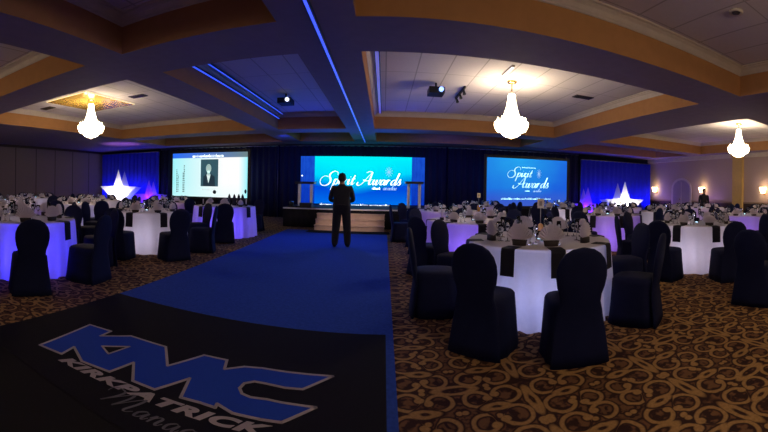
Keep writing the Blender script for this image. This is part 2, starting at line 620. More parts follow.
glow_strip('led_strip', 'long blue LED strip running along the middle ceiling beam', -0.800, -0.770, -2.0, 14.6, ZB - 0.004, M['led'])
glow_strip('led_strip', 'blue LED strip on the moulding of the narrow ceiling recess, outer line', -3.36, -3.325, 4.9, 11.2, ZC - 0.17, M['led'])  # both glowing lines are added along moulding that is merely lit blue
glow_strip('led_strip', 'blue LED strip on the moulding of the narrow ceiling recess, inner line', -3.24, -3.215, 4.9, 11.2, ZC - 0.03, M['led'])
glow_strip('led_strip', 'pale blue LED strip inside the wide recess beside the middle beam', -0.19, -0.13, 4.9, 11.2, ZC - 0.04, M['ledsoft'])  # added glow where blue light falls on the moulding


def make_chandelier(loc, label):
    t = thing('chandelier', label, 'chandelier', loc, 0, 'crystal chandeliers in the ceiling recesses')
    zt = ZC - loc[2]
    MB().lathe([(0, zt), (0.11, zt), (0.10, zt - 0.04), (0.03, zt - 0.06), (0, zt - 0.06)], 20).build('ceiling_rose', M['gold'], t)
    MB().tube([(0, 0, zt - 0.05), (0, 0, 0.97)], 0.014).build('stem', M['gold'], t)
    rip = lambda a, z: 0.05 * sin(28 * a)
    MB().lathe([(0, 0.98), (0.06, 0.975), (0.08, 0.93), (0.075, 0.88), (0.09, 0.80), (0.115, 0.68), (0.15, 0.56), (0.195, 0.45), (0.225, 0.38), (0, 0.38)], 84, ripple=rip).build('crystal_strands', M['crystal'], t)
    MB().lathe([(0, 0.38), (0.33, 0.385), (0.365, 0.36), (0.372, 0.30), (0.35, 0.24), (0, 0.24)], 48).build('crystal_ring', M['crystal'], t)
    MB().lathe([(0, 0.24), (0.33, 0.24), (0.30, 0.17), (0.21, 0.15), (0.19, 0.10), (0.12, 0.055), (0.05, 0.035), (0, 0.03)], 84, ripple=rip).build('crystal_bowl', M['crystal'], t)
    MB().lathe([(0, 0.03), (0.012, 0.025), (0.022, 0.0), (0.012, -0.025), (0, -0.035)], 10).build('finial', M['gold'], t)
    for k in range(12):
        a = 2 * pi * k / 12
        b = MB().lathe([(0, 0), (0.014, 0.01), (0.018, 0.03), (0.010, 0.06), (0, 0.075)], 8, (0.30 * cos(a), 0.30 * sin(a), 0.387))
        b.build('candle_bulb', M['bulb'], t)
    return t

def chandelier_glow(loc):
    for sx in (-0.24, 0.24):
        lamp('POINT', 'chandelier_top_light', (loc[0] + sx, loc[1], ZC - 0.42), (1.0, 0.78, 0.48), 16, None, 0.03)
for cl in ((2.66, 7.38), (-7.35, 7.07), (10.15, 6.95), (2.66, -0.6), (10.15, -0.6), (-7.35, -0.6)):
    chandelier_glow(cl)
for loc_, lb in (((2.66, 7.38, 2.47), 'crystal chandelier hanging over the large white front table'),
                 ((-7.35, 7.07, 2.61), 'crystal chandelier hanging below the square amber mirror'),
                 ((10.15, 6.95, 2.55), 'crystal chandelier in front of the tan wall pilaster'),
                 ((2.66, -0.6, 2.6), 'crystal chandelier above the patterned carpet, behind the viewer'),
                 ((-7.35, -0.6, 2.6), 'crystal chandelier behind the viewer near the partition wall'),
                 ((10.15, -0.6, 2.6), 'crystal chandelier behind the viewer near the sconce wall')):
    make_chandelier(loc_, lb)

t = thing('ceiling_mirror', 'square amber mirror panel on the ceiling around a chandelier', 'mirror', (-7.6, 7.3, ZC))
MB().box((-0.8, -0.95, -0.04), (0.8, 0.95, 0)).build('mirror_glass', M['mirror'], t)
for nm, lo, hi in (('light_rim', (-0.83, -0.98, -0.03), (0.83, -0.95, -0.01)), ('light_rim', (-0.83, 0.95, -0.03), (0.83, 0.98, -0.01)),
                   ('light_rim', (-0.83, -0.95, -0.03), (-0.8, 0.95, -0.01)), ('light_rim', (0.8, -0.95, -0.03), (0.83, 0.95, -0.01))):
    MB().box(lo, hi).build(nm, M['warmtape'], t)


def make_sconce(y, label):
    t = thing('wall_sconce', label, 'wall lamp', (XR, y, 1.45), 0, 'warm sconces along the wall')
    MB().box((-0.03, -0.06, -0.14), (0, 0.06, 0.14)).build('back_plate', M['gold'], t)
    MB().tube([(-0.02, 0, -0.1), (-0.12, 0, -0.13), (-0.14, 0, -0.09)], 0.012).build('arm', M['gold'], t)
    MB().lathe([(0.10, -0.10), (0.13, 0.02), (0.16, 0.16), (0.15, 0.16), (0.09, -0.10)], 20, (-0.18, 0, 0.02)).build('lamp_shade', M['sconce'], t)
    return t
for y, lb in ((onx(657, 190, XR).y, 'lit wall sconce between the blue drape and the arched door'), (onx(704, 190, XR).y, 'lit wall sconce behind the standing dark figure'),
              (onx(765, 190, XR).y, 'lit wall sconce beyond the tan pilaster, at the picture edge')):
    make_sconce(y, lb)


# ceiling fittings
def at_ceiling(px, py): return onz(px, py, ZC)
def projector(px, py, lens, label):
    p = at_ceiling(px, py)
    t = thing('ceiling_projector', label, 'projector', (p.x, p.y, ZC - 0.26), 0)
    MB().box((-0.17, -0.2, 0), (0.17, 0.2, 0.13)).build('body', M['blackmetal'], t)
    MB().tube([(0, 0, 0.13), (0, 0, 0.26)], 0.02).build('mount_pole', M['blackmetal'], t)
    MB().tube([(0.09, -0.2, 0.07), (0.09, -0.24, 0.07)], 0.05, 14).build('lens', lens, t)
    return t
projector(436, 83, M['bluelens'], 'black ceiling projector with a blue lens in the wide recess')
projector(286, 94, M['whitelens'], 'black ceiling projector with a pale lens in the narrow recess')
p = at_ceiling(465, 86); q = at_ceiling(474, 73)
t = thing('track_light', 'dark track of small lamps on the tiled recess ceiling', 'track light', (p.x, p.y, ZC))
MB().box((-0.02, 0, -0.05), (0.02, 1.1, 0)).build('rail', M['blackmetal'], t)
for k in range(3):
    MB().tube([(0, 0.15 + 0.4 * k, -0.05), (0.02, 0.12 + 0.4 * k, -0.16)], [0.015, 0.04], 10).build('lamp_head', M['blackmetal'], t)
p = at_ceiling(508, 70)
t = thing('strip_light', 'thin white strip light on the ceiling before the middle chandelier', 'ceiling light', (p.x, p.y, ZC), radians(0))
MB().box((-0.03, -0.3, -0.03), (0.03, 0.3, 0)).build('housing', M['crown'], t)
MB().box((-0.022, -0.28, -0.04), (0.022, 0.28, -0.03)).build('light_diffuser', M['whitelight'], t)
def vent(px, py, label):
    p = at_ceiling(px, py)
    t = thing('ceiling_vent', label, 'vent', (p.x, p.y, ZC), 0, 'ceiling vents')
    MB().box((-0.25, -0.12, -0.015), (0.25, 0.12, 0)).build('frame', M['vent'], t)
    for k in range(4):
        MB().box((-0.22, -0.1 + 0.055 * k, -0.025), (0.22, -0.075 + 0.055 * k, -0.015)).build('slat', M['blackmetal'], t)
vent(583, 97, 'dark ceiling vent beyond the middle chandelier')
vent(48, 108, 'dark ceiling vent beside the amber mirror')
vent(138, 96, 'dark ceiling vent between amber mirror and narrow recess')
p = at_ceiling(736, 11)
t = thing('downlight', 'small round unlit downlight in the ceiling recess overhead', 'ceiling light', (p.x, p.y, ZC))
MB().lathe([(0, -0.001), (0.09, -0.001), (0.09, -0.03), (0.07, -0.035), (0.06, -0.012), (0, -0.012)], 20).build('trim_ring', M['crown'], t)
MB().lathe([(0, -0.012), (0.055, -0.012), (0.05, -0.03), (0, -0.03)], 16).build('lamp', M['vent'], t)


# ------------------------------------------------------------------ front of the room: drapes
def drape(name, label, x0, x1, y, h, m, amp=0.06, pitch=0.28):
    n = max(8, int((x1 - x0) / pitch * 8))
    rings = []
    for k, z in enumerate((0.02, h * 0.5, h)):
        front, back = [], []
        for i in range(n + 1):
            x = x0 + (x1 - x0) * i / n
            a = amp * (1.15 - 0.3 * k / 2) * (sin(2 * pi * (x - x0) / pitch) + 0.35 * sin(2 * pi * (x - x0) / pitch * 0.37 + 1))
            front.append((x, y + a - 0.006, z)); back.append((x, y + a + 0.006, z))
        rings.append(front + back[::-1])
    t = thing(name, label, 'drape')
    MB().loft(rings, True, True, True).build('fabric', m, t)
    MB().tube([(x0, y, h + 0.012), (x1, y, h + 0.012)], 0.02).build('crossbar', M['metal'], t)
    for x in (x0 + 0.03, x1 - 0.03):
        MB().tube([(x, y + 0.12, 0), (x, y + 0.12, h + 0.02)], 0.022).build('upright', M['metal'], t)
    return t

DY = 15.2
ax0, ax1 = ony(102, 180, DY).x, ony(158, 180, DY).x
bx0, bx1 = ony(581, 180, DY).x, ony(650, 180, DY).x
drape('pipe_and_drape', 'blue-lit drape behind the partition-side stars', ax0, ax1, DY, 3.0, M['bluedrape'])
drape('pipe_and_drape', 'blue-lit drape behind the stars beside the sconce wall', bx0, bx1, DY, 2.88, M['bluedrape'])
drape('pipe_and_drape', 'black drape behind the portrait screen', ax1 + 0.1, -4.6, DY + 0.1, 3.1, M['blackdrape'])
drape('pipe_and_drape', 'black drape behind the stage backdrop', -4.5, 2.6, DY + 0.1, 3.1, M['blackdrape'])
drape('pipe_and_drape', 'black drape behind the award title screen', 2.7, bx0 - 0.1, DY + 0.1, 3.1, M['blackdrape'])


def uplight(x, y, label, color, power, target, group, spot=75, z=0.0):
    t = thing('uplight', label, 'uplight', (x, y, z), 0, group)
    MB().box((-0.1, -0.08, 0), (0.1, 0.08, 0.03)).build('base', M['blackmetal'], t)
    MB().tube([(0, 0, 0.03), (0, 0.0, 0.2)], [0.06, 0.085], 14).build('can', M['blackmetal'], t)
    lamp('SPOT', 'uplight_beam', (x, y, z + 0.23), color, power, target, 0.05, spot, 0.8)

for k in range(5):
    x = ax0 + 0.3 + (ax1 - ax0 - 0.6) * k / 4
    uplight(x, DY - 0.42, 'small black uplight at the foot of the partition-side blue drape', (0.02, 0.03, 1.0), 55, (x, DY, 2.2), 'uplights under the partition-side drape', 100)
for k in range(5):
    x = bx0 + 0.3 + (bx1 - bx0 - 0.6) * k / 4
    uplight(x, DY - 0.42, 'small black uplight at the foot of the sconce-side blue drape', (0.02, 0.03, 1.0), 55, (x, DY, 2.2), 'uplights under the sconce-side drape', 100)
p = onz(122, 144, ZB)
uplight(p.x + 0.7, 12.5, 'black uplight throwing a violet patch on the ceiling', (0.50, 0.2, 1.0), 420, (p.x, p.y, ZB), None, 40)
p = onz(325, 130, ZB)


# ------------------------------------------------------------------ lettering helpers
def smooth_line(pts, k=6):
    out = []
    for i in range(len(pts) - 1):
        p0, p1, p2, p3 = pts[max(i - 1, 0)], pts[i], pts[i + 1], pts[min(i + 2, len(pts) - 1)]
        for s in range(k):
            t = s / k
            out.append(tuple(0.5 * (2 * p1[d] + (p2[d] - p0[d]) * t + (2 * p0[d] - 5 * p1[d] + 4 * p2[d] - p3[d]) * t * t + (3 * p1[d] - p0[d] - 3 * p2[d] + p3[d]) * t ** 3) for d in (0, 1)))
    out.append(tuple(pts[-1]))
    return out

SCRIPT = {
    'S': (2.15, [[(2.5, 1.75), (2.35, 2.3), (1.7, 2.55), (1.05, 2.2), (0.95, 1.6), (1.35, 1.0), (1.45, 0.35), (0.95, -0.2), (0.1, -0.2), (-0.5, 0.35), (-0.55, 1.1), (0.0, 1.6), (0.7, 1.5)]]),
    'A': (2.15, [[(-0.7, 0.5), (-0.75, 0.05), (-0.3, -0.15), (0.25, 0.35), (0.9, 1.6), (1.45, 2.45)], [(1.45, 2.45), (1.42, 1.2), (1.5, 0.2), (1.8, 0.05), (2.05, 0.3)], [(0.1, 0.95), (0.9, 0.75), (1.9, 1.05)], [(0.3, 2.3), (0.8, 2.55), (1.45, 2.45)]]),
    'M': (3.0, [[(-0.9, 1.5), (-1.0, 2.1), (-0.4, 2.4), (0.3, 2.1), (0.3, 1.2), (0.0, 0.0)], [(0.0, 0.0), (0.6, 1.5), (1.1, 2.3), (1.35, 1.6), (1.2, 0.0)], [(1.2, 0.0), (1.8, 1.5), (2.35, 2.3), (2.45, 1.4), (2.3, 0.2), (2.6, 0.0), (2.95, 0.4)]]),
    'p': (1.15, [[(-0.1, 0.5), (0.15, 1.0), (0.05, 0.0), (-0.05, -1.15)], [(0.05, 0.6), (0.4, 1.0), (0.8, 0.85), (0.8, 0.3), (0.45, 0.0), (0.1, 0.2)]]),
    'i': (0.72, [[(-0.1, 0.5), (0.1, 0.98), (0.05, 0.25), (0.25, 0.0), (0.5, 0.4)], [(0.15, 1.45), (0.25, 1.55)]]),
    'r': (0.92, [[(-0.1, 0.5), (0.15, 1.0), (0.1, 0.0)], [(0.1, 0.5), (0.35, 0.95), (0.62, 0.88)], ]),
    't': (0.75, [[(0.25, 1.8), (0.08, 0.8), (0.1, 0.15), (0.3, 0.0), (0.6, 0.4)], [(-0.2, 1.05), (0.55, 1.1)]]),
    'w': (1.45, [[(-0.1, 0.5), (0.12, 0.98), (0.1, 0.25), (0.3, 0.0), (0.6, 0.35), (0.68, 0.95), (0.68, 0.2), (0.9, 0.0), (1.2, 0.45), (1.22, 0.98), (1.45, 0.85)]]),
    'a': (1.15, [[(0.8, 0.85), (0.5, 1.0), (0.1, 0.6), (0.2, 0.05), (0.55, 0.15), (0.82, 0.9), (0.82, 0.2), (1.0, 0.0), (1.2, 0.4)]]),
    'd': (1.2, [[(0.8, 0.85), (0.5, 1.0), (0.1, 0.6), (0.2, 0.05), (0.55, 0.15), (0.85, 0.9), (1.0, 2.3), (0.86, 0.3), (1.05, 0.0), (1.25, 0.4)]]),
    's': (0.8, [[(-0.05, 0.1), (0.3, 0.8), (0.4, 1.1), (0.4, 0.7), (0.62, 0.35), (0.45, 0.0), (0.05, 0.1)]]),
    'n': (1.15, [[(-0.1, 0.5), (0.12, 1.0), (0.1, 0.0)], [(0.1, 0.4), (0.45, 0.98), (0.75, 0.85), (0.72, 0.2), (0.92, 0.0), (1.15, 0.4)]]),
    'g': (1.15, [[(0.8, 0.85), (0.5, 1.0), (0.1, 0.6), (0.2, 0.05), (0.55, 0.15), (0.85, 0.9), (0.8, -0.6), (0.4, -1.1), (0.0, -0.8), (0.5, -0.2), (1.2, 0.4)]]),
    'e': (0.95, [[(0.0, 0.35), (0.5, 0.6), (0.6, 0.9), (0.35, 1.0), (0.1, 0.6), (0.2, 0.08), (0.5, 0.0), (0.95, 0.45)]]),
    'm': (1.75, [[(-0.1, 0.5), (0.12, 1.0), (0.1, 0.0)], [(0.1, 0.4), (0.45, 0.98), (0.7, 0.85), (0.68, 0.0)], [(0.68, 0.4), (1.05, 0.98), (1.35, 0.85), (1.32, 0.2), (1.52, 0.0), (1.75, 0.4)]]),
}


def script_word(mb, word, to3, size, x=0.0, shear=0.35, width=0.09, depth=0.004, gap=0.0):
    """pen strokes as flat ribbons; to3(x, y, h) places them"""
    for chx in word:
        adv, strokes = SCRIPT[chx]
        for st in strokes:
            l = smooth_line(st)
            n = len(l)
            left, right = [], []
            for i, pnt in enumerate(l):
                a = l[max(i - 1, 0)]; b = l[min(i + 1, n - 1)]
                dx, dy = b[0] - a[0], b[1] - a[1]
                ln = hypot(dx, dy) or 1
                wd = width * (0.55 + 0.9 * max(0, -dy / ln)) * (0.6 + 0.4 * sin(pi * i / (n - 1)))
                nx, ny = -dy / ln * wd, dx / ln * wd
                for s, arr in ((1, left), (-1, right)):
                    px_, py_ = pnt[0] + s * nx, pnt[1] + s * ny
                    arr.append(((px_ + shear * py_) * size + x, py_ * size))
            rings = []
            for i in range(n):
                L, R_ = left[i], right[i]
                rings.append([to3(*L, 0), to3(*R_, 0), to3(*R_, depth), to3(*L, depth)])
            mb.loft(rings, True, True, False)
        x += (adv + gap) * size
    return x


def font_mesh(body, size, shear=0.0, offset=0.0, space=1.0, extrude=0.003):
    cu = bpy.data.curves.new('lettering', 'FONT')
    cu.body = body; cu.size = size; cu.shear = shear; cu.offset = offset; cu.space_character = space; cu.extrude = extrude
    ob = bpy.data.objects.new('lettering', cu)
    COL.objects.link(ob)
    me = bpy.data.meshes.new_from_object(ob.evaluated_get(bpy.context.evaluated_depsgraph_get()))
    bpy.data.objects.remove(ob)
    return me


def word_dashes(mb, x0, x1, z, h, y, rnd, fill=0.62):
    """a line of words too small to read: uneven upright pen marks"""
    x = x0
    while x < x1 - h:
        L = rnd.uniform(2.2, 5.0) * h
        e = min(x + L, x1)
        k = x
        while k < e:
            wv = h * rnd.uniform(0.16, 0.24)
            hh = h * rnd.choice((0.6, 0.65, 0.7, 1.0))
            mb.box((k, y - 0.004, z), (k + wv, y, z + hh))
            if rnd.random() < fill:
                mb.box((k, y - 0.004, z + hh * rnd.choice((0.0, 0.4))), (k + h * 0.4, y, z + hh * rnd.choice((0.2, 0.6)) + h * 0.1))
            k += h * 0.46
        x = e + h * 0.35


rnd = random.Random(3)
white_text = glow('screen_white_text', (0.85, 1.0, 1.0), 1.3)
cyan_text = glow('screen_cyan_text', (0.45, 0.95, 1.0), 1.0)
dim_text = glow('screen_dim_text', (0.35, 0.62, 1.0), 0.8)
dark_text = mat('screen_dark_print', (0.03, 0.06, 0.08), 0.8)

st_l, st_r = ony(290, 210, 12.0).x, ony(401, 210, 12.0).x
for ux in (st_l, st_r):
    uplight(ux, 12.2, 'small black uplight on the stage corner aimed at the beams', (0.01, 0.08, 1.0), 110, (-0.8, 9.8, 3.2), 'stage corner uplights', 120, 0.66)  # made-up uplights that colour the beams near the stage blue
lamp('SPOT', 'step_light', (-0.9, 9.3, 3.1), (1.0, 0.74, 0.55), 150, (-1.1, 11.6, 0.2), 0.06, 34, 0.6)  # warm spot added to brighten the steps, no fixture there

# ---- main stage screen
YM = 14.3
p0, p1 = ony(301, 156.5, YM), ony(425, 156.5, YM)
i0, i1 = ony(315, 157, YM).x, ony(412, 157, YM).x
mz1 = ony(363, 156.5, YM).z
mz0 = 0.70


def main_bg(g, vec, X, Z):
    n = g.noise(vec, 3.0, 4)
    wave = g.add(g.mul(g.m('SINE', g.add(g.mul(X, 5.5), 2.4)), 0.10), g.mul(g.sub(n, 0.5), 0.10))
    h = g.sub(Z, wave)
    top = g.mix(g.step(h, 0.62, 0.25), (0.0, 0.88, 0.98), (0.0, 0.58, 0.98))
    low = g.mix(g.step(Z, 0.10, 0.22), (0.0, 0.07, 0.72), (0.0, 0.20, 0.90))
    return g.mix(g.step(h, 0.43, 0.12), top, low)


def side_bg(g, vec, X, Z):
    n = g.noise(vec, 5.0, 4)
    return g.mix(g.m('MULTIPLY', n, g.add(0.3, Z)), (0.0, 0.02, 0.50), (0.02, 0.16, 1.0))


t = thing('stage_screen', 'wide glowing cyan backdrop screen with script title above the stage', 'screen', ((p0.x + p1.x) / 2, YM, mz0))
cx = (p0.x + p1.x) / 2
MB().box((i0 - cx, 0, 0), (i1 - cx, 0.04, mz1 - mz0)).build('screen_panel', screen_material('stage_screen_picture', main_bg, 1.0), t)
sm_ = screen_material('side_screen_picture', side_bg, 0.75)
MB().box((p0.x - cx, 0.0, 0), (i0 - cx - 0.005, 0.04, mz1 - mz0)).build('side_panel', sm_, t)
MB().box((i1 - cx + 0.005, 0.0, 0), (p1.x - cx, 0.04, mz1 - mz0)).build('side_panel', sm_, t)
for x in (p0.x - cx + 0.2, p1.x - cx - 0.2):
    MB().tube([(x, 0.1, 0.0 - mz0), (x, 0.1, mz1 - mz0)], 0.03).build('support_pole', M['blackmetal'], t)
b = MB()
s0 = ony(322, 184, YM); s1 = ony(402, 184, YM)
nat = sum(SCRIPT[c_][0] for c_ in 'Spirit') + sum(SCRIPT[c_][0] for c_ in 'Awards') + 1.5
sz = (s1.x - s0.x) / nat
bx = s0.z - mz0
xe = script_word(b, 'Spirit', lambda x, y, h: (x + s0.x - cx, -0.006 - h, y + bx), sz, 0.0, width=0.12)
script_word(b, 'Awards', lambda x, y, h: (x + s0.x - cx, -0.006 - h, y + bx), sz, xe + 1.2 * sz, width=0.12)
b.build('title_lettering', white_text, t)
b = MB()
q0, q1 = ony(372, 189.5, YM), ony(381, 189.5, YM)
word_dashes(b, q0.x - cx, q1.x - cx, q0.z - mz0, 0.10, -0.004, rnd, 1)
b.build('year_lettering', white_text, t)
b = MB()
q0, q1 = ony(320, 205.3, YM), ony(390, 205.3, YM)
word_dashes(b, q0.x - cx, q1.x - cx, q0.z - mz0, 0.10, -0.004, rnd)
b.build('bottom_lettering', white_text, t)
b = MB()
q0 = ony(383, 190, YM)
script_word(b, 'aiadae', lambda x, y, h: (x + q0.x - cx, -0.006 - h, y + q0.z - mz0), 0.085, 0, width=0.12)
b.build('small_script', dim_text, t)
b = MB()
sc = ony(389, 172, YM)
for k in range(5):   # sparkle mark over the title
    a = pi * k / 5 + 0.3
    b.tube([(sc.x - cx - 0.16 * cos(a), -0.008, sc.z - mz0 - 0.2 * sin(a)), (sc.x - cx + 0.16 * cos(a), -0.008, sc.z - mz0 + 0.2 * sin(a))], 0.008, 4)
b.build('sparkle_emblem', dim_text, t)


# ---- projection screens
def projection(name, label, px0, px1, pyt, pyb, Y, pict):
    a, b_ = ony(px0, pyt, Y), ony(px1, pyt, Y)
    pm = (px0 + px1) / 2
    z1, z0 = ony(pm, pyt, Y).z, ony(pm, pyb, Y).z
    cx_ = (a.x + b_.x) / 2; hw = (b_.x - a.x) / 2
    t_ = thing(name, label, 'screen', (cx_, Y, 0))
    MB().box((-hw, 0, z0), (hw, 0.02, z1)).build('screen_fabric', pict, t_)
    bw = 0.12
    f = MB().box((-hw - bw, -0.02, z0 - bw), (hw + bw, 0.04, z0 - 0.001)).box((-hw - bw, -0.02, z1 + 0.001), (hw + bw, 0.04, z1 + bw))
    f.box((-hw - bw, -0.02, z0 - 0.001), (-hw - 0.001, 0.04, z1 + 0.001)).box((hw + 0.001, -0.02, z0 - 0.001), (hw + bw, 0.04, z1 + 0.001))
    f.build('frame', M['blackmetal'], t_)
    for x in (-hw - 0.06, hw + 0.06):
        MB().box((x - 0.03, 0.0, 0.0), (x + 0.03, 0.06, z0 - bw)).box((x - 0.03, -0.3, 0), (x + 0.03, 0.3, 0.04)).build('leg', M['blackmetal'], t_)
    MB().box((-hw - bw, 0.03, 0.05), (hw + bw, 0.04, z0 - bw)).build('skirt', M['stageskirt'], t_)
    return t_, cx_, hw, z0, z1


def left_bg(g, vec, X, Z):
    c = g.mix(g.step(X, 0.30, 0.40), (1.0, 1.0, 1.0), (0.28, 0.90, 0.95))
    c = g.mix(g.mul(g.step(Z, 0.12, 0.2), 0.5), c, (0.70, 1.0, 1.0))
    edge = g.step(g.sub(1.0, X), 0.05, 0.06)
    c = g.mix(edge, c, (0.25, 0.90, 0.98))
    bar = g.mix(X, (0.02, 0.16, 0.95), (0.16, 0.24, 0.24))
    return g.mix(g.step(g.sub(1.0, Z), 0.115, 0.006), c, bar)


YS = 14.5
t, cx, hw, z0, z1 = projection('projection_screen', 'projection screen showing a portrait photo slide', 173, 248, 152.5, 197, YS, screen_material('portrait_slide', left_bg, 1.0))
def sp(px, py):
    v = ony(px, py, YS); return (v.x - cx, v.z)
a, b_ = sp(201, 159.5), sp(218, 186.5)
b = MB().box((a[0], -0.006, b_[1]), (b_[0], -0.001, a[1])); b.build('portrait_picture', glow('portrait_ground', (0.03, 0.09, 0.12), 1.0, (0.02, 0.03, 0.04)), t)
hx, hz_ = sp(208.7, 168.5)
b = MB()
def disc(mb, x, z, rx, rz, y0, y1, n=20):
    mb.prism([[(x + rx * cos(2 * pi * k / n), z + rz * sin(2 * pi * k / n)) for k in range(n)]], lambda u, v, h: (u, y0 - h, v), y0 - y1)
disc(b, hx, hz_, 0.135, 0.20, -0.006, -0.009)
b.box((hx - 0.06, -0.009, hz_ - 0.30), (hx + 0.06, -0.006, hz_ - 0.1))
b.build('portrait_face', glow('portrait_tone', (0.35, 0.55, 0.52), 0.8), t)
b = MB().prism([[(hx - 0.28, b_[1]), (hx + 0.33, b_[1]), (hx + 0.31, hz_ - 0.36), (hx + 0.10, hz_ - 0.24), (hx, hz_ - 0.62), (hx - 0.10, hz_ - 0.24), (hx - 0.26, hz_ - 0.36)]], lambda u, v, h: (u, -0.006 - h, v), 0.004)
b.build('portrait_jacket', glow('portrait_jacket_tone', (0.012, 0.035, 0.055), 0.8, (0.02, 0.02, 0.03)), t)
b = MB().prism([[(hx - 0.10, hz_ - 0.26), (hx, hz_ - 0.66), (hx + 0.10, hz_ - 0.26), (hx, hz_ - 0.32)]], lambda u, v, h: (u, -0.0105 - h, v), 0.002)
b.build('portrait_collar', glow('portrait_collar_tone', (0.8, 1.0, 0.95), 0.95), t)
b = MB(); a = sp(193, 156.3); e = sp(224, 156.3)
word_dashes(b, a[0], e[0], a[1] - 0.05, 0.13, -0.004, rnd); b.build('title_lettering', white_text, t)
b = MB()
for px_, hh in ((177.0, 22), (178.2, 18), (184.3, 26), (183.2, 20)):
    x_, za = sp(px_, 192 - hh); _, zb_ = sp(px_, 192)
    zz = zb_
    b = MB()
    while zz < za:
        b.box((x_ - 0.02, -0.004, zz), (x_ + 0.02 + rnd.uniform(-.01, .01), -0.001, zz + 0.05)); zz += 0.085
    b.build('side_lettering', dark_text, t)
b = MB(); a = sp(202, 190); e = sp(213, 190)
word_dashes(b, a[0], e[0], a[1], 0.05, -0.004, rnd); b.build('caption_lettering', glow('grey_caption', (0.45, 0.6, 0.62), 0.8), t)
b = MB(); a = sp(214.5, 192); disc(b, a[0], a[1], 0.085, 0.085, -0.001, -0.004); b.build('round_emblem', dark_text, t); b = MB(); a = sp(245.5, 191.5); disc(b, a[0], a[1], 0.05, 0.09, -0.001, -0.004); b.build('round_emblem', dark_text, t)


def right_bg(g, vec, X, Z):
    n = g.noise(vec, 4.0, 4)
    d = g.length(g.sub(X, 0.36), g.mul(g.sub(Z, 1.0), 0.75))
    c = g.mix(g.step(g.add(d, g.mul(g.sub(n, 0.5), 0.25)), 0.30, 0.42), (0.012, 0.115, 0.72), (0.02, 0.42, 0.90))
    c = g.mix(g.step(Z, 0.12, 0.25), c, (0.06, 0.10, 0.50))
    return c


YS2 = 14.5
t, cx, hw, z0, z1 = projection('projection_screen', 'blue projection screen with the script award title', 487, 567, 159.0, 206, YS2, screen_material('award_slide', right_bg, 1.0))
def sp2(px, py):
    v = ony(px, py, YS2); return (v.x - cx, v.z)
b = MB()
a = sp2(509, 176.5); e = sp2(532, 176.5)
sz = (e[0] - a[0]) / sum(SCRIPT[c_][0] for c_ in 'Spirit')
script_word(b, 'Spirit', lambda x, y, h: (x + a[0], -0.004 - h, y + a[1]), sz, 0, width=0.12)
a2 = sp2(516, 187.5); e2 = sp2(548, 187.5)
sz2 = (e2[0] - a2[0]) / sum(SCRIPT[c_][0] for c_ in 'Awards')
script_word(b, 'Awards', lambda x, y, h: (x + a2[0], -0.004 - h, y + a2[1]), sz2, 0, width=0.12)
b.build('title_lettering', cyan_text, t)
for x0_, x1_, y_, hh, fl_ in ((522, 536, 168, 0.05, 1), (525, 532, 191.5, 0.08, 1), (501, 553, 199.5, 0.085, 0.6)):
    b = MB(); a = sp2(x0_, y_); e = sp2(x1_, y_)
    word_dashes(b, a[0], e[0], a[1], hh, -0.003, rnd, fl_)
    b.build('small_lettering', cyan_text, t)
b = MB(); a = sp2(533, 192)
script_word(b, 'aiadne', lambda x, y, h: (x + a[0], -0.004 - h, y + a[1]), 0.062, 0, width=0.12)
b.build('small_script', dim_text, t)
b = MB(); a = sp2(559, 201); disc(b, a[0], a[1], 0.05, 0.06, -0.001, -0.004); b.build('round_emblem', dim_text, t)
b = MB(); a = sp2(539, 174)
for k in range(5):
    an = pi * k / 5 + 0.3
    b.tube([(a[0] - 0.11 * cos(an), -0.006, a[1] - 0.2 * sin(an)), (a[0] + 0.11 * cos(an), -0.006, a[1] + 0.2 * sin(an))], 0.008, 4)
b.build('sparkle_emblem', dim_text, t)


# ------------------------------------------------------------------ stage, steps and stands
st0, st1 = ony(283, 210, 12.0).x, ony(431, 210, 12.0).x
for wy in (11.2, 14.4):
    uplight(XR - 0.5, wy, 'small black uplight at the foot of the sconce wall', (0.35, 0.18, 1.0), 45, (XR, wy, 2.0), 'uplights along the sconce wall', 120)  # made-up uplights that turn the wall more purple
t = thing('stage_platform', 'low black-skirted stage platform below the cyan backdrop screen', 'stage', ((st0 + st1) / 2, 12.0, 0))
hw = (st1 - st0) / 2
MB().box((-hw, 0, 0.60), (hw, 2.25, 0.66)).build('deck', M['stagetop'], t)
n = 90; rings = []
for z in (0.0, 0.595):
    f = [(-hw + 2 * hw * i / n, 0.03 + 0.015 * sin(i * 1.9), z) for i in range(n + 1)]
    k_ = [(x, y + 0.01, z) for x, y, _ in f]
    rings.append(f + k_[::-1])
MB().loft(rings).build('skirt', M['stageskirt'], t)
MB().box((-hw, -0.02, 0.61), (hw, -0.0, 0.655)).build('edge_trim', M['whitepaint'], t)
for x in (-hw + 0.2, 0, hw - 0.2):
    for y in (0.3, 2.0):
        MB().box((x - 0.03, y - 0.03, 0), (x + 0.03, y + 0.03, 0.60)).build('leg', M['blackmetal'], t)

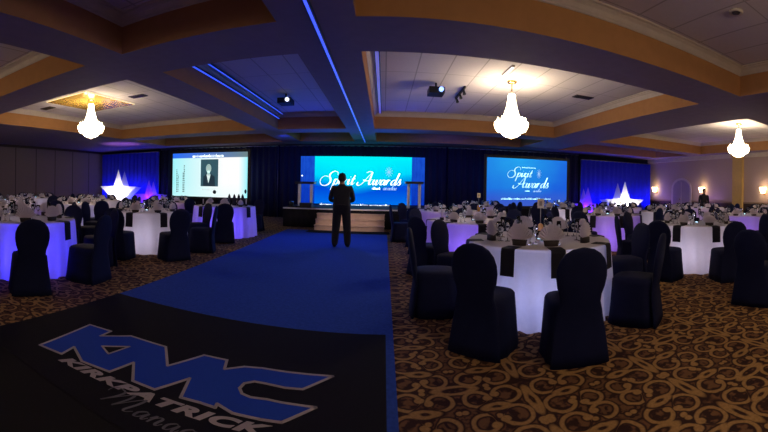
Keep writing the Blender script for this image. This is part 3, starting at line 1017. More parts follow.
sx0, sx1 = ony(315, 215, 11.4).x, ony(384.5, 215, 11.4).x
t = thing('stage_steps', 'pale wooden steps leading up to the stage', 'steps', ((sx0 + sx1) / 2, 11.3, 0))
hw = (sx1 - sx0) / 2
for k in range(3):
    y0 = 0.22 * k
    MB().box((-hw, y0, 0.0), (hw, y0 + 0.03, 0.17 * (k + 1) - 0.025)).build('riser', M['stagewood'], t)
    MB().box((-hw - 0.01, y0 - 0.02, 0.17 * (k + 1) - 0.025), (hw + 0.01, y0 + 0.23, 0.17 * (k + 1))).build('tread', M['stagewood'], t)
for s in (-1, 1):
    b = MB().prism([[(0.03, 0), (0.66, 0), (0.66, 0.475), (0.47, 0.475), (0.47, 0.31), (0.25, 0.31), (0.25, 0.14), (0.03, 0.14)]], lambda y, z, h: (s * (hw - 0.002) - s * h, y, z), 0.03)
    b.build('side_panel', M['stagewood'], t)
# thin dark sheet standing in for the shadow before the steps
b = MB().box((-hw - 0.15, -0.55, 0), (hw + 0.15, 0, 0.006))
o = b.build('landing_mat', M['mat'], None, ((sx0 + sx1) / 2, 11.24, 0.008))
tag(o, 'thin black mat lying before the stage steps', 'mat')


def stand(px0, px1, label, mic):
    Y = 12.5
    x0_, x1_ = ony(px0, 190, Y).x, ony(px1, 190, Y).x
    h = ony((px0 + px1) / 2, 182.5, Y).z - 0.66
    t_ = thing('lectern_stand', label, 'lectern', ((x0_ + x1_) / 2, Y, 0.66))
    w_ = (x1_ - x0_) / 2
    for s in (-1, 1):
        MB().box((s * w_ - 0.045, -0.05, 0.03), (s * w_ + 0.045, 0.05, h - 0.05)).build('post', M['whitepaint'], t_)
    MB().box((-w_ - 0.1, -0.18, 0), (w_ + 0.1, 0.18, 0.03)).build('base', M['blackmetal'], t_)
    MB().box((-w_ - 0.12, -0.2, h - 0.05), (w_ + 0.12, 0.2, h + 0.03)).build('top', M['blackmetal'], t_)
    if mic:
        MB().tube([(-0.12, 0, h + 0.03), (-0.13, 0, h + 0.22)], 0.008).build('lamp_stem', M['metal'], t_)
        MB().lathe([(0, -0.03), (0.035, 0), (0, 0.03)], 10, (-0.13, 0, h + 0.24)).build('lamp_head', M['whitelens'], t_)
stand(299.5, 311.5, 'white open-frame lectern with small lamp on the stage corner beyond the black wedge', True)
stand(408.5, 419.5, 'white open-frame lectern without lamp, beside the purple table rows', False)
b = MB().box((-0.2, -0.15, 0), (0.2, 0.15, 0.16)).box((-0.17, -0.17, 0.03), (0.17, -0.15, 0.13))
o = b.build('stage_monitor', M['blackmetal'], None, (ony(305, 205, 12.3).x + 0.1, 12.05, 0.66)); tag(o, 'black floor monitor on the stage before the lamp lectern', 'speaker')


# ------------------------------------------------------------------ star lanterns
def star_outline(R, r0, rot=0.0, stretch=1.0):
    return [((R if k % 2 == 0 else r0) * sin(pi * k / 5 + rot), (R if k % 2 == 0 else r0) * cos(pi * k / 5 + rot) * stretch) for k in range(10)]

def star_mesh(R, r0, thick, stretch=1.15):
    mb = MB()
    o_ = star_outline(R, r0, 0, stretch)
    b0 = 0
    mb.v = [Vector((x, 0, z)) for x, z in o_] + [Vector((0, -thick, 0)), Vector((0, thick, 0))]
    for k in range(10):
        j = (k + 1) % 10
        mb.face((k, j, 10)); mb.face((j, k, 11))
    return mb

def star(px, pxw, py_apex, Y, mfront, mback, label, dx):
    a = ony(px, py_apex, Y)
    R = pxw / 2 * hypot(a.x, Y) / FPX / sin(2 * pi / 5)
    st = 1.30
    zc = a.z - R * st
    t_ = thing('star_lantern', label, 'star lantern', (a.x, Y, 0), -atan2(a.x, Y), 'star lanterns before the blue drapes')
    f = star_mesh(R, R * 0.41, 0.24, st).build('front_star', mfront, t_); f.location = (0, 0, zc)
    g_ = star_mesh(R * 0.97, R * 0.41, 0.2, st).build('rear_star', mback, t_); g_.location = (dx, 0.50, zc - 0.03)
    white = mfront is M['starwhite']
    ca, sa = cos(t_.rotation_euler.z), sin(t_.rotation_euler.z)
    for oy, oz, ox, cl, pw in ((0.0, 0.12, 0.0, (1.0, 0.95, 1.0) if white else (0.12, 0.015, 1.0), 75 if white else (46 if px > 384 else 30)), (0.50, 0.1, dx, (0.25, 0.28, 1.0) if white else (0.2, 0.08, 1.0), 16)):
        lamp('POINT', 'star_lamp', (a.x + ox * ca - oy * sa, Y + ox * sa + oy * ca, zc + oz), cl, pw, None, 0.05)
    zf = zc - R * st * 0.8
    MB().tube([(0, 0.05, 0), (0, 0.05, max(zf, 0.1) + 0.5)], 0.03).build('stand_pole', M['metal'], t_)
    MB().lathe([(0, 0), (0.3, 0), (0.3, 0.02), (0, 0.03)], 20, (0, 0.05, 0)).build('stand_base', M['metal'], t_)
star(118.5, 36, 169.5, 13.9, M['starwhite'], M['stargrey'], 'bright white star lantern before the partition-side blue drape', 0.32)
star(149, 30, 180, 14.1, M['starpurple'], M['starviolet'], 'small purple star lantern between white star and portrait screen', 0.22)
star(625, 38, 181.5, 13.7, M['starwhite'], M['stargrey'], 'bright white star lantern nearest the sconce wall', -0.35)
star(588, 36, 187.0, 13.9, M['starpurple'], M['starviolet'], 'purple star lantern between award screen and white star', -0.2)


# ------------------------------------------------------------------ aisle carpet and logo mat
o = MB().box((-3.02, 1.0, 0), (0.11, 11.26, 0.008)).build('aisle_carpet', M['aisle']); tag(o, 'long royal blue aisle carpet leading to the stage', 'carpet')
t = thing('logo_mat', 'black floor mat with large blue company logo across the aisle carpet', 'mat', (-1.45, 2.4, 0.008))
b = MB()
x0_, x1_, y0_, y1_ = -1.575, 1.49, -0.86, 1.03
b.loft([[(x0_, y0_, 0), (x1_, y0_, 0), (x1_, y1_, 0), (x0_, y1_, 0)], [(x0_, y0_, 0.005), (x1_, y0_, 0.005), (x1_, y1_, 0.005), (x0_, y1_, 0.005)],
        [(x0_ + .015, y0_ + .015, 0.008), (x1_ - .015, y0_ + .015, 0.008), (x1_ - .015, y1_ - .015, 0.008), (x0_ + .015, y1_ - .015, 0.008)]], True, True, False)
b.build('mat_base', M['mat'], t)
ORG = Vector((-1.45, 2.4))
def fl(px, py):
    p_ = onz(px, py, 0.017); return (p_.x - ORG.x, p_.y - ORG.y)
outer = [(40, 345), (89.9, 324.7), (111, 331.2), (100.4, 336), (131, 336), (165.8, 346.8), (167.5, 365.9), (204.2, 355.2), (227, 360.1), (224.4, 369.2), (244.3, 366.7),
         (262.4, 368.2), (288.6, 372.2), (332.9, 376.2), (302.7, 389.3), (284.6, 387.7), (266.5, 383.7), (254.4, 381.4), (244.5, 383.2), (239.5, 388.3), (242, 393.8), (250.3, 397.3),
         (266.5, 399.4), (280.5, 402.4), (315.8, 407.4), (281.6, 422.5), (260.4, 419.5), (232.2, 413.1), (217.1, 403.8), (215.1, 407.6), (200, 402.6), (180.7, 397.4), (189.8, 378.3),
         (154.6, 389.5), (132.8, 380.8), (133.7, 362.5), (109.4, 371.7), (81.8, 361.2), (74, 346.9), (61.6, 353.9)]
hole = [(102, 346.1), (129.6, 346.6), (108.5, 353.9)]
of = [fl(*p_) for p_ in outer]; hf = [fl(*p_) for p_ in hole]
up3 = lambda z: (lambda x, y, h: (x, y, z + h))
MB().prism([of, hf], up3(0.008), 0.002).build('logo_letters', M['logoblue'], t)
def outline(mb, pts, w_, z, d):
    n = len(pts)
    for i in range(n):
        a = Vector(pts[i]); b_ = Vector(pts[(i + 1) % n])
        dd = (b_ - a).normalized(); nn = Vector((-dd.y, dd.x)) * w_
        e = dd * w_ * 0.6
        q = [a - e + nn, b_ + e + nn, b_ + e - nn, a - e - nn]
        mb.loft([[(p_.x, p_.y, z) for p_ in q], [(p_.x, p_.y, z + d) for p_ in q]], True, True, False)
b = MB(); outline(b, of, 0.011, 0.0082, 0.0028); outline(b, hf, 0.009, 0.0082, 0.0028)
b.build('logo_outline', M['logosilver'], t)
# KIRKPATRICK: wide slanted capitals set along the fitted base line
me = font_mesh('KIRKPATRICK', 0.125, shear=0.35, offset=0.006, space=1.12)
wd = max(v.co.x for v in me.vertices) - min(v.co.x for v in me.vertices)
A_, B_ = Vector((-2.19, 1.785)), Vector((-0.60, 1.907))
d_ = B_ - A_
k_ = link('company_name', me, t)
me.materials.append(M['logosilver'])
k_.location = (A_.x - ORG.x, A_.y - ORG.y, 0.0085)
k_.rotation_euler = (0, 0, atan2(d_.y, d_.x))
k_.scale = (d_.length / wd, 1.0, 0.5)
b = MB()
an = radians(3.5)
mo = (-1.66 - ORG.x, 1.66 - ORG.y)
script_word(b, 'Management', lambda x, y, h: (mo[0] + x * cos(an) - y * sin(an), mo[1] + x * sin(an) + y * cos(an), 0.0085 + h), 0.075, 0.05, width=0.085, depth=0.002, gap=0.22)
b.build('script_line', M['logogrey'], t)
o = MB().box((-3.02, -0.4, 0), (0.04, 1.537, 0.006)).build('floor_runner', M['mat2'], None, (0, 0, 0.008)); tag(o, 'plain charcoal floor runner in front of the logo mat', 'mat')


# ------------------------------------------------------------------ chairs
def squircle(hx, hy, n=28, e=3.2, cx_=0, cy_=0, z=0, rip=0.0, ph=0):
    pts = []
    for k in range(n):
        a = 2 * pi * k / n
        ca, sa = cos(a), sin(a)
        r = (abs(ca) ** e + abs(sa) ** e) ** (-1 / e)
        r *= 1 + rip * sin(9 * a + ph)
        pts.append((cx_ + hx * r * ca, cy_ + hy * r * sa, z))
    return pts

def make_chair():
    t_ = thing('covered_chair', 'x', 'chair')
    rings = [squircle(0.262, 0.275, z=0.004, rip=0.025), squircle(0.25, 0.262, z=0.12, rip=0.02), squircle(0.235, 0.248, z=0.30, rip=0.01), squircle(0.225, 0.24, z=0.42),
             squircle(0.222, 0.238, z=0.455), squircle(0.205, 0.222, z=0.478), squircle(0.12, 0.14, z=0.488), squircle(0.01, 0.01, z=0.49)]
    MB().loft(rings).build('seat_cover', M['chair'], t_)
    prof = [(0.006, 0.250, 0.030), (0.10, 0.240, 0.030), (0.25, 0.222, 0.030), (0.36, 0.205, 0.030), (0.43, 0.192, 0.032), (0.50, 0.172, 0.034), (0.56, 0.178, 0.036), (0.63, 0.202, 0.038), (0.71, 0.215, 0.038), (0.78, 0.212, 0.036), (0.85, 0.188, 0.034), (0.90, 0.148, 0.03), (0.935, 0.09, 0.024), (0.95, 0.015, 0.008)]
    rings = []
    for z, hx, hy in prof:
        y = -0.222 - (z - 0.36) * 0.14 if z > 0.36 else -0.222 - (0.36 - z) * 0.11
        rings.append(squircle(hx, hy, 24, 2.3, 0, y, z))
    MB().loft(rings).build('backrest_cover', M['chair'], t_)
    return t_

chair0 = make_chair()
chair_used = [False]
def place_chair(x, y, rz, label, group):
    if not chair_used[0]:
        chair_used[0] = True
        chair0.location = (x, y, 0); chair0.rotation_euler = (0, 0, rz); chair0['label'] = label; chair0['group'] = group
        return chair0
    return dup(chair0, (x, y, 0), rz, label, group)


# ------------------------------------------------------------------ tables and what stands on them
TH, TR = 0.80, 0.86
def cloth_mesh(seed, folds):
    r_ = random.Random(seed)
    ph = [r_.uniform(0, 6.28) for _ in range(3)]
    n = 144
    rings = []
    prof = [(0.02, TH + 0.004), (0.5, TH + 0.004), (TR - 0.03, TH + 0.004), (TR - 0.008, TH - 0.002), (TR, TH - 0.02)]
    zz = [TH - 0.08, TH - 0.18, 0.5, 0.35, 0.2, 0.09, 0.006]
    for rr_, z in prof:
        rings.append([(rr_ * cos(2 * pi * k / n), rr_ * sin(2 * pi * k / n), z) for k in range(n)])
    for z in zz:
        f = 1 - z / TH
        ring = []
        for k in range(n):
            a = 2 * pi * k / n
            s = sin(folds * a + ph[0] + 0.6 * sin(3 * a + ph[1])) + 0.4 * sin(folds * 1.7 * a // 1 + ph[2]) * 0
            rr_ = TR + 0.040 * f + 0.032 * (f ** 0.7) * s
            ring.append((rr_ * cos(a), rr_ * sin(a), z))
        rings.append(ring)
    mb = MB(); mb.loft(rings, True, False, True)
    b0 = len(mb.v); mb.v.append(Vector((0, 0, TH + 0.004)))
    for k in range(n):
        mb.face((k, (k + 1) % n, b0), True)
    return mb.mesh('tablecloth', M['cloth'])
cloths = [cloth_mesh(s, f) for s, f in ((1, 22), (2, 26), (3, 20))]

tb = MB().lathe([(0, TH - 0.03), (TR - 0.04, TH - 0.03), (TR - 0.04, TH), (0, TH)], 48).mesh('tabletop', M['wood'])
lg = MB().tube([(0, 0, 0), (0, 0, TH - 0.035)], 0.02, 8).mesh('leg', M['metal'])

def fan_meshes():
    n = 26; R = 0.20
    rings = []
    for rr_ in (0.03, 0.10, R):
        f, bk = [], []
        for k in range(n + 1):
            a = radians(18 + 144 * k / n)
            zig = 0.016 * (1 if k % 2 else -1) * rr_ / R
            x, z = rr_ * cos(a) * 0.80, 0.03 + rr_ * sin(a)
            f.append((x, zig - 0.003, z)); bk.append((x, zig + 0.003, z))
        rings.append(f + bk[::-1])
    fm = MB().loft(rings, True, True, False).mesh('pleated_fan', M['fan'])
    cm = MB().loft([squircle(0.075, 0.045, 20, 2.6, z=0), squircle(0.08, 0.042, 20, 2.6, z=0.03), squircle(0.088, 0.04, 20, 2.6, z=0.06), squircle(0.08, 0.03, 20, 2.6, z=0.061)]).mesh('napkin_cuff', M['cuff'])
    return fm, cm
fan_m, cuff_m = fan_meshes()

def hang_mesh():
    w_ = 0.075
    path = [(0.16, 0.0), (0.0, 0.0), (-0.012, -0.004), (-0.02, -0.03), (-0.024, -0.12), (-0.034, -0.27)]
    rings = []
    for y, z in path:
        ny, nz = (0, 0.004) if z > -0.004 else (-0.004, 0)
        rings.append([(-w_, y, z), (w_, y, z), (w_, y + ny, z + nz), (-w_, y + ny, z + nz)])
    return MB().loft(rings, True, True, False).mesh('hanging_napkin', M['blacknap'])
hang_m = hang_mesh()
goblet_m = MB().lathe([(0, 0), (0.034, 0.0), (0.034, 0.003), (0.006, 0.008), (0.005, 0.075), (0.012, 0.085), (0.032, 0.11), (0.038, 0.14), (0.034, 0.185), (0.031, 0.185), (0.034, 0.14), (0.028, 0.11), (0, 0.09)], 14).mesh('goblet', M['glass'])
flute_m = MB().lathe([(0, 0), (0.032, 0.0), (0.032, 0.003), (0.005, 0.008), (0.004, 0.10), (0.02, 0.12), (0.028, 0.17), (0.024, 0.25), (0.021, 0.25), (0.024, 0.17), (0.016, 0.125), (0, 0.11)], 14).mesh('flute', M['glass'])
votive_cup = MB().lathe([(0, 0), (0.045, 0), (0.055, 0.10), (0.05, 0.10), (0.042, 0.012), (0, 0.012)], 18).mesh('glass_cup', M['glass'])
votive_core = MB().lathe([(0, 0.014), (0.036, 0.014), (0.042, 0.06), (0.03, 0.066), (0, 0.066)], 16).mesh('glowing_wax', M['votive'])
pyr_m = MB().loft([squircle(0.06, 0.06, 12, 2.2, z=0), squircle(0.055, 0.055, 12, 2.2, z=0.1), squircle(0.035, 0.04, 12, 2, z=0.26), squircle(0.004, 0.004, 12, 2, z=0.33)]).mesh('peaked_napkin', M['blacknap'])

def table_number(x, y, rz, label):
    t_ = thing('table_number_stand', label, 'table sign', (x, y, TH + 0.005), rz)
    MB().lathe([(0, 0), (0.055, 0), (0.055, 0.012), (0.012, 0.02), (0, 0.02)], 16).build('base', M['gold'], t_)
    MB().lathe([(0, 0.02), (0.035, 0.022), (0.045, 0.08), (0.035, 0.15), (0.012, 0.17), (0, 0.17)], 16).build('amber_vase', M['amber'], t_)
    MB().tube([(0, 0, 0.16), (0, 0, 0.36)], 0.005).build('rod', M['metal'], t_)
    MB().box((-0.042, -0.003, 0.36), (0.042, 0.003, 0.48)).build('card', M['card'], t_)
    MB().box((-0.018, -0.0045, 0.39), (0.018, -0.003, 0.45)).build('card_print', M['cardgrey'], t_)

chair_spots = []
def free_spot(qx, qy, own=None):
    if any(hypot(qx - cx_, qy - cy_) < 1.32 for cx_, cy_ in CENTRES if own is None or hypot(own[0] - cx_, own[1] - cy_) > 0.1): return False
    if any(hypot(qx - cx_, qy - cy_) < 0.74 for cx_, cy_ in chair_spots): return False
    if -3.40 < qx < 0.42: return False
    if qy > 11.6 and -4.2 < qx < 1.95: return False
    chair_spots.append((qx, qy))
    return True

ORD = ['front', 'second', 'third', 'fourth', 'rear']
placed = []
def table(px, r, phrase, phase=22.5, color=(0.6, 0.5, 1.0), power=6.0, detail=2, skip=(), seats=None, only=None, low=0.3, rcs=None, glasses=True):
    x, y = polar(px, r) if px is not None else r
    for q in placed:
        dd = hypot(q[0] - x, q[1] - y)
        if dd < 2.5: print('TABLES CLOSE', phrase, q[2], round(dd, 2))
    placed.append((x, y, phrase))
    camdir = atan2(-y, -x)
    t_ = thing('banquet_table', 'round table beneath the cloth of ' + phrase, 'table', (x, y, 0))
    link('tabletop', tb, t_)
    for k in range(4):
        a = pi / 4 + k * pi / 2
        link('leg', lg, t_, (0.55 * cos(a), 0.55 * sin(a), 0))
    o_ = link('tablecloth', cloths[len(placed) % 3], None, (x, y, 0)); o_.rotation_euler = (0, 0, random.uniform(0, 6))
    tag(o_, 'white floor-length cloth on ' + phrase, 'tablecloth')
    if power > 0:
        lamp('POINT', 'under_table_light', (x + 0.45 * cos(camdir), y + 0.45 * sin(camdir), low), color, power, None, 0.08)
    angs = [camdir + radians(phase + 45 * k) for k in range(8)] if seats is None else [radians(s) for s in seats]
    cnt = {'aisle': 0, 'wall': 0}
    order = []
    for a in angs:
        rel = (a - camdir + pi) % (2 * pi) - pi
        order.append((abs(rel), rel, a))
    order.sort()
    for rank, (ar, rel, a) in enumerate(order):
        dxx = -sin(camdir) * rel          # sideways direction of this seat
        side_x = cos(a)
        toward_aisle = (side_x > 0) == (x < -1.4)
        if ar < radians(8): where = 'front seat'
        elif ar > radians(172): where = 'rear seat'
        else:
            s = 'aisle' if (rel > 0) == (x > -1.4) else 'wall'
            cnt[s] += 1
            where = '%s %s-side seat' % (['first', 'second', 'third', 'fourth', 'fifth'][cnt[s] - 1], s)
        if only is not None and rank not in only: 
            continue
        jr = random.Random(hash((round(x, 2), rank)) & 0xffff)
        if rank not in skip:
            rc = 1.25 + jr.uniform(-0.02, 0.05) if seats is None else (rcs or {}).get(round(a * 180 / pi), 1.25)
            qx, qy = x + rc * cos(a), y + rc * sin(a)
            if free_spot(qx, qy, (x, y)):
                place_chair(qx, qy, a + pi / 2 + jr.uniform(-0.1, 0.1), 'navy chair, %s, %s' % (where, phrase), 'navy chairs around ' + phrase)
        if detail >= 1:
            f = thing('napkin_fan', 'white napkin fan, %s, %s' % (where, phrase), 'napkin', (x + 0.60 * cos(a), y + 0.60 * sin(a), TH + 0.005), a + pi / 2 + jr.uniform(-0.2, 0.2), 'napkin fans on ' + phrase)
            link('pleated_fan', fan_m, f); link('napkin_cuff', cuff_m, f)
            if detail == 1: f.scale = (0.8, 0.8, 0.60)
            elif r > 6.5: f.scale = (0.9, 0.9, 0.78)
        if detail >= 2 and ar < radians(120):
            h_ = link('draped_napkin', hang_m, None, (x + (TR + 0.006) * cos(a), y + (TR + 0.006) * sin(a), TH + 0.006))
            h_.rotation_euler = (0, 0, a + pi / 2)
            tag(h_, 'hanging black napkin, %s, %s' % (where, phrase), 'napkin', 'hanging black napkins on ' + phrase)
        if detail >= 1 and glasses:
            for gm, da, gr in ((goblet_m, 0.17, 0.52), (flute_m, 0.27, 0.46)) if detail >= 2 else ((goblet_m, 0.2, 0.5),):
                g_ = link('stemmed_glass', gm, None, (x + gr * cos(a + da), y + gr * sin(a + da), TH + 0.005))
                tag(g_, '%s glass, %s, %s' % ('tall flute' if gm is flute_m else 'round goblet', where, phrase), 'glass', 'glasses on ' + phrase)
    v_ = thing('votive_candle', 'glowing votive candle at the middle of ' + phrase, 'candle', (x + 0.12 * cos(camdir), y + 0.12 * sin(camdir), TH + 0.005))
    link('glass_cup', votive_cup, v_); link('glowing_wax', votive_core, v_)
    lamp('POINT', 'votive_light', (x + 0.12 * cos(camdir), y + 0.12 * sin(camdir), TH + 0.17), (0.62, 0.62, 1.0), 1.1, None, 0.05)
    return x, y

LAV, BLU, VIO, WHT = (0.50, 0.50, 1.0), (0.10, 0.06, 1.0), (0.28, 0.12, 1.0), (0.75, 0.70, 1.0)
TABLES = [
    dict(px=540, r=4.45, phrase='the large white front table', color=(0.42, 0.48, 1.0), power=15, rcs={225: 1.29, 258: 1.33, 306: 1.2}, seats=[225, 258, 306, 357, 40, 87, 132, 178]),
    dict(px=474, r=6.9, phrase='the violet table right behind the front one', phase=10, color=(0.20, 0.10, 1.0), power=26),
    dict(px=448, r=9.75, phrase='the aisle-edge table close to the stage', phase=15, color=VIO, power=12, detail=1),
    dict(px=556, r=12.0, phrase='the pale table under the award screen', phase=24, color=WHT, power=14, detail=2),
    dict(px=480, r=12.7, phrase='the last table by the black drape', color=VIO, power=8, detail=1),
    dict(px=697, r=7.1, phrase='the glowing white table on open carpet', color=WHT, power=15),
    dict(px=608, r=9.3, phrase='the violet table below the white star', color=VIO, power=18),
    dict(px=668, r=11.2, phrase='the bright table before the arched door', color=WHT, power=10, detail=2),
    dict(px=745, r=9.9, phrase='the violet table before the pilaster', color=VIO, power=16, detail=1),
    dict(px=770, r=13.2, phrase='the far violet table along the sconce wall', color=VIO, power=8, detail=1),
    dict(px=702, r=14.0, phrase='the far table below the middle sconce', color=VIO, power=8, detail=1),
    dict(px=618, r=13.2, phrase='the far table under both sconce-side stars', color=VIO, power=10, detail=1),
    dict(px=23, r=6.0, phrase='the blue-lit front table', phase=4, color=(0.05, 0.04, 1.0), power=48),
    dict(px=147, r=8.0, phrase='the white table before the purple star', color=WHT, power=12),
    dict(px=225, r=10.2, phrase='the blue table under the portrait screen', phase=0, color=BLU, power=36, glasses=False),
    dict(px=79, r=10.6, phrase='the pale table under the amber mirror', color=LAV, power=10, detail=1),
    dict(px=12, r=8.9, phrase='the violet table behind the blue-lit one', color=VIO, power=10, detail=1),
    dict(px=96, r=12.8, phrase='the far table before the white star', color=WHT, power=9, detail=1),
    dict(px=170, r=12.2, phrase='the far table beside the portrait screen', color=VIO, power=12, detail=1),
    dict(px=36, r=13.9, phrase='the far table before the partition end', color=LAV, power=8, detail=1),
    dict(px=5, r=11.7, phrase='the far table beside the partition', color=LAV, power=8, detail=1),
]
CENTRES = [polar(q['px'], q['r']) for q in TABLES]
for q in TABLES:
    table(**q)

table_number(*[v for v in polar(541, 4.62)], -0.43, 'cream number card on a rod, standing on the front table')
table_number(*[v for v in polar(479, 9.5)], -0.25, 'cream number card on a rod, before the award screen edge')
# black peaked napkins on the blue table in front of the portrait screen
for k, px_ in enumerate((229.5, 234.5, 239.0, 242.8)):
    x, y = polar(px_, 10.35)
    o = link('peaked_napkin', pyr_m, None, (x, y, TH + 0.005))
    tag(o, ('first', 'second', 'third', 'fourth')[k] + ' black peaked napkin from the portrait, on the blue table', 'napkin', 'black peaked napkins before the portrait screen')

# loose chairs beside the picture edge
for px_, r_, rz, lb in ((757, 4.75, radians(-75), 'navy covered chair standing alone on open patterned carpet'), (640, 7.3, radians(200), 'navy covered chair in the aisle between two violet tables'),
                        (655, 8.3, radians(180), 'navy covered chair behind the glowing white table')):
    x, y = polar(px_, r_)
    if free_spot(x, y):
        place_chair(x, y, rz, lb, 'loose navy chairs')


# ------------------------------------------------------------------ people
def skin_body(verts, edges, levels=2):
    """verts: {name: (pos, radius)}; returns an evaluated mesh of one continuous figure"""
    names = list(verts)
    me = bpy.data.meshes.new('figure')
    me.from_pydata([verts[n_][0] for n_ in names], [(names.index(a), names.index(b_)) for a, b_ in edges], [])
    ob = bpy.data.objects.new('figure', me); COL.objects.link(ob)
    sk = ob.modifiers.new('skin', 'SKIN'); sk.use_smooth_shade = True
    for i, n_ in enumerate(names):
        d = me.skin_vertices[0].data[i]
        rx = verts[n_][1]
        d.radius = rx if isinstance(rx, tuple) else (rx, rx)
        d.use_root = (n_ == 'pelvis')
    ss = ob.modifiers.new('sub', 'SUBSURF'); ss.levels = levels; ss.render_levels = levels
    out = bpy.data.meshes.new_from_object(ob.evaluated_get(bpy.context.evaluated_depsgraph_get()))
    bpy.data.objects.remove(ob)
    return out


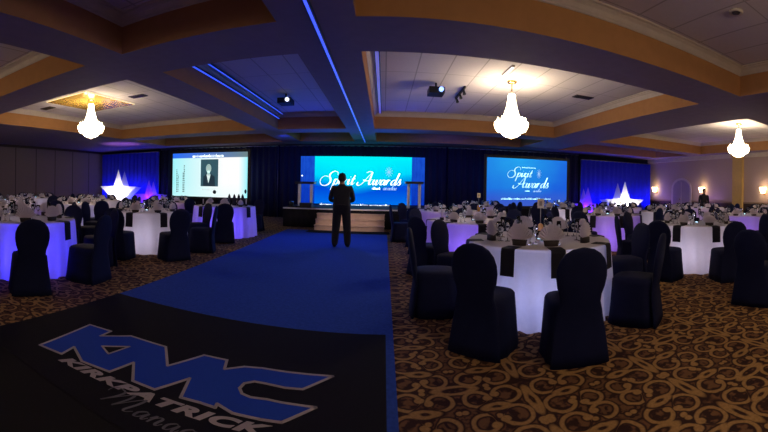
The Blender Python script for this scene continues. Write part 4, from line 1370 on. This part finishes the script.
def person(loc, rz, label, H=1.7, arms='front', bulk=1.0):
    t_ = thing('person', label, 'person', loc, rz)
    k = H / 1.7
    V = {'pelvis': ((0, 0, 0.93), (0.165 * bulk, 0.12 * bulk)), 'waist': ((0, 0.0, 1.06), (0.165 * bulk, 0.12 * bulk)), 'chest': ((0, -0.005, 1.24), (0.185 * bulk, 0.125 * bulk)),
         'collar': ((0, -0.01, 1.385), (0.12, 0.085)), 'neck': ((0, 0.0, 1.45), 0.055), 'jaw': ((0, 0.02, 1.52), (0.066, 0.075)), 'skull': ((0, 0.01, 1.60), (0.076, 0.092)), 'crown': ((0, 0.0, 1.665), (0.05, 0.06)),
         'nose': ((0, 0.105, 1.555), 0.012)}
    E_ = [('pelvis', 'waist'), ('waist', 'chest'), ('chest', 'collar'), ('collar', 'neck'), ('neck', 'jaw'), ('jaw', 'skull'), ('skull', 'crown'), ('skull', 'nose')]
    for s, n_ in ((-1, 'l'), (1, 'r')):
        V['hip' + n_] = ((s * 0.095, 0, 0.84), 0.10 * bulk)
        V['knee' + n_] = ((s * 0.125, 0.02, 0.48), 0.088 * bulk ** 0.5)
        V['calf' + n_] = ((s * 0.135, -0.01, 0.32), 0.082 * bulk ** 0.5)
        V['ankle' + n_] = ((s * 0.145, -0.02, 0.10), 0.074 * bulk ** 0.5)
        V['heel' + n_] = ((s * 0.147, -0.03, 0.045), 0.044)
        V['toe' + n_] = ((s * 0.165, 0.15, 0.032), 0.034)
        E_ += [('pelvis', 'hip' + n_), ('hip' + n_, 'knee' + n_), ('knee' + n_, 'calf' + n_), ('calf' + n_, 'ankle' + n_), ('ankle' + n_, 'heel' + n_), ('heel' + n_, 'toe' + n_)]
        V['shoulder' + n_] = ((s * 0.195, -0.01, 1.35), 0.078)
        if arms == 'front':
            V['elbow' + n_] = ((s * 0.265, -0.02, 1.08), 0.055)
            V['wrist' + n_] = ((s * 0.115, 0.21, 1.03), 0.034)
            base, dirv = Vector((s * 0.095, 0.25, 1.03)), Vector((-s * 0.75, 0.45, -0.1)).normalized()
        else:
            V['elbow' + n_] = ((s * 0.25 * bulk, -0.02, 1.07), 0.048)
            V['wrist' + n_] = ((s * 0.255, 0.06, 0.84), 0.031)
            base, dirv = Vector((s * 0.255, 0.07, 0.79)), Vector((0, 0.12, -1)).normalized()
        V['palm' + n_] = (tuple(base), 0.034)
        E_ += [('chest', 'shoulder' + n_), ('shoulder' + n_, 'elbow' + n_), ('elbow' + n_, 'wrist' + n_), ('wrist' + n_, 'palm' + n_)]
        spread = Vector((0, 0, 1)) if arms == 'front' else Vector((0, 1, 0))
        for q, (off, ln) in enumerate(((0.030, 0.072), (0.010, 0.082), (-0.010, 0.076), (-0.029, 0.060))):
            a0 = base + spread * off + dirv * 0.04
            a1 = a0 + dirv * ln * 0.55
            a2 = a1 + (dirv * 0.8 + Vector((-s * 0.4, -0.2, 0)) * 0.6).normalized() * ln * 0.45
            for nm, p_, r_ in (('k', a0, 0.0105), ('m', a1, 0.0095), ('t', a2, 0.008)):
                V['f%d%s%s' % (q, nm, n_)] = (tuple(p_), r_)
            E_ += [('palm' + n_, 'f%dk%s' % (q, n_)), ('f%dk%s' % (q, n_), 'f%dm%s' % (q, n_)), ('f%dm%s' % (q, n_), 'f%dt%s' % (q, n_))]
        th0 = base + spread * 0.04 + dirv * 0.005; th1 = th0 + (dirv * 0.7 + spread * 0.6) * 0.045
        V['th0' + n_] = (tuple(th0), 0.012); V['th1' + n_] = (tuple(th1), 0.009)
        E_ += [('palm' + n_, 'th0' + n_), ('th0' + n_, 'th1' + n_)]
    V = {n_: (tuple(c_ * k for c_ in p_), tuple(q * k for q in r_) if isinstance(r_, tuple) else r_ * k) for n_, (p_, r_) in V.items()}
    me = skin_body(V, E_)
    me.materials.clear()
    for m_ in ('skin', 'suit', 'trouser', 'shoe'):
        me.materials.append(M[m_])
    wl = Vector(V['wristl'][0]); wr = Vector(V['wristr'][0])
    lo = min(v.co.z for v in me.vertices)
    for pl in me.polygons:
        c_ = pl.center
        near_hand = min((c_ - wl).length, (c_ - wr).length) < 0.13 * k and c_.y > wl.y - 0.005 if arms == 'front' else (abs(c_.x) > 0.2 * k and c_.z < wl.z)
        if c_.z > 1.44 * k: pl.material_index = 0
        elif near_hand: pl.material_index = 0
        elif c_.z < 0.075 * k: pl.material_index = 3
        elif c_.z < 0.96 * k: pl.material_index = 2
        else: pl.material_index = 1
    body = link('body', me, t_, (0, 0, -lo))
    hm = MB()
    rings = []
    for z, rx, ry, y in ((1.50, 0.062, 0.050, -0.045), (1.56, 0.083, 0.075, -0.028), (1.62, 0.088, 0.098, -0.006), (1.66, 0.076, 0.088, 0.0), (1.69, 0.050, 0.06, 0.0), (1.703, 0.01, 0.012, 0.0)):
        rings.append(squircle(rx * k, ry * k, 20, 2.1, 0, y * k, z * k - lo))
    hm.loft(rings); hm.build('hair', M['hair'], t_)
    for s in (-1, 1):
        MB().lathe([(0, -0.03 * k), (0.012 * k, -0.015 * k), (0.016 * k, 0.012 * k), (0, 0.03 * k)], 10, (s * 0.082 * k, 0.01 * k, 1.56 * k - lo)).build('ear', M['skin'], t_)
        MB().lathe([(0, -0.01 * k), (0.009 * k, 0), (0, 0.01 * k)], 8, (s * 0.03 * k, 0.093 * k, 1.585 * k - lo)).build('eye', M['shoe'], t_)
    MB().box((-0.02 * k, 0.085 * k, 1.515 * k - lo), (0.02 * k, 0.097 * k, 1.522 * k - lo)).build('mouth', M['hair'], t_)
    MB().loft([squircle(0.172 * bulk * k, 0.127 * bulk * k, 28, 2.2, 0, 0, z * k - lo) for z in (0.955, 0.985)]).build('belt', M['shoe'], t_)
    return t_

fp = onz(341.0, 247.8, 0.0)
person((fp.x, fp.y, 0.008), radians(3), 'person in dark clothes standing on blue carpet facing the stage', H=1.70, arms='front', bulk=1.25)
x, y = polar(704, 15.6)
person((x, y, 0), radians(150), 'person in dark clothes standing before the middle wall sconce', H=1.55, arms='down', bulk=0.9)
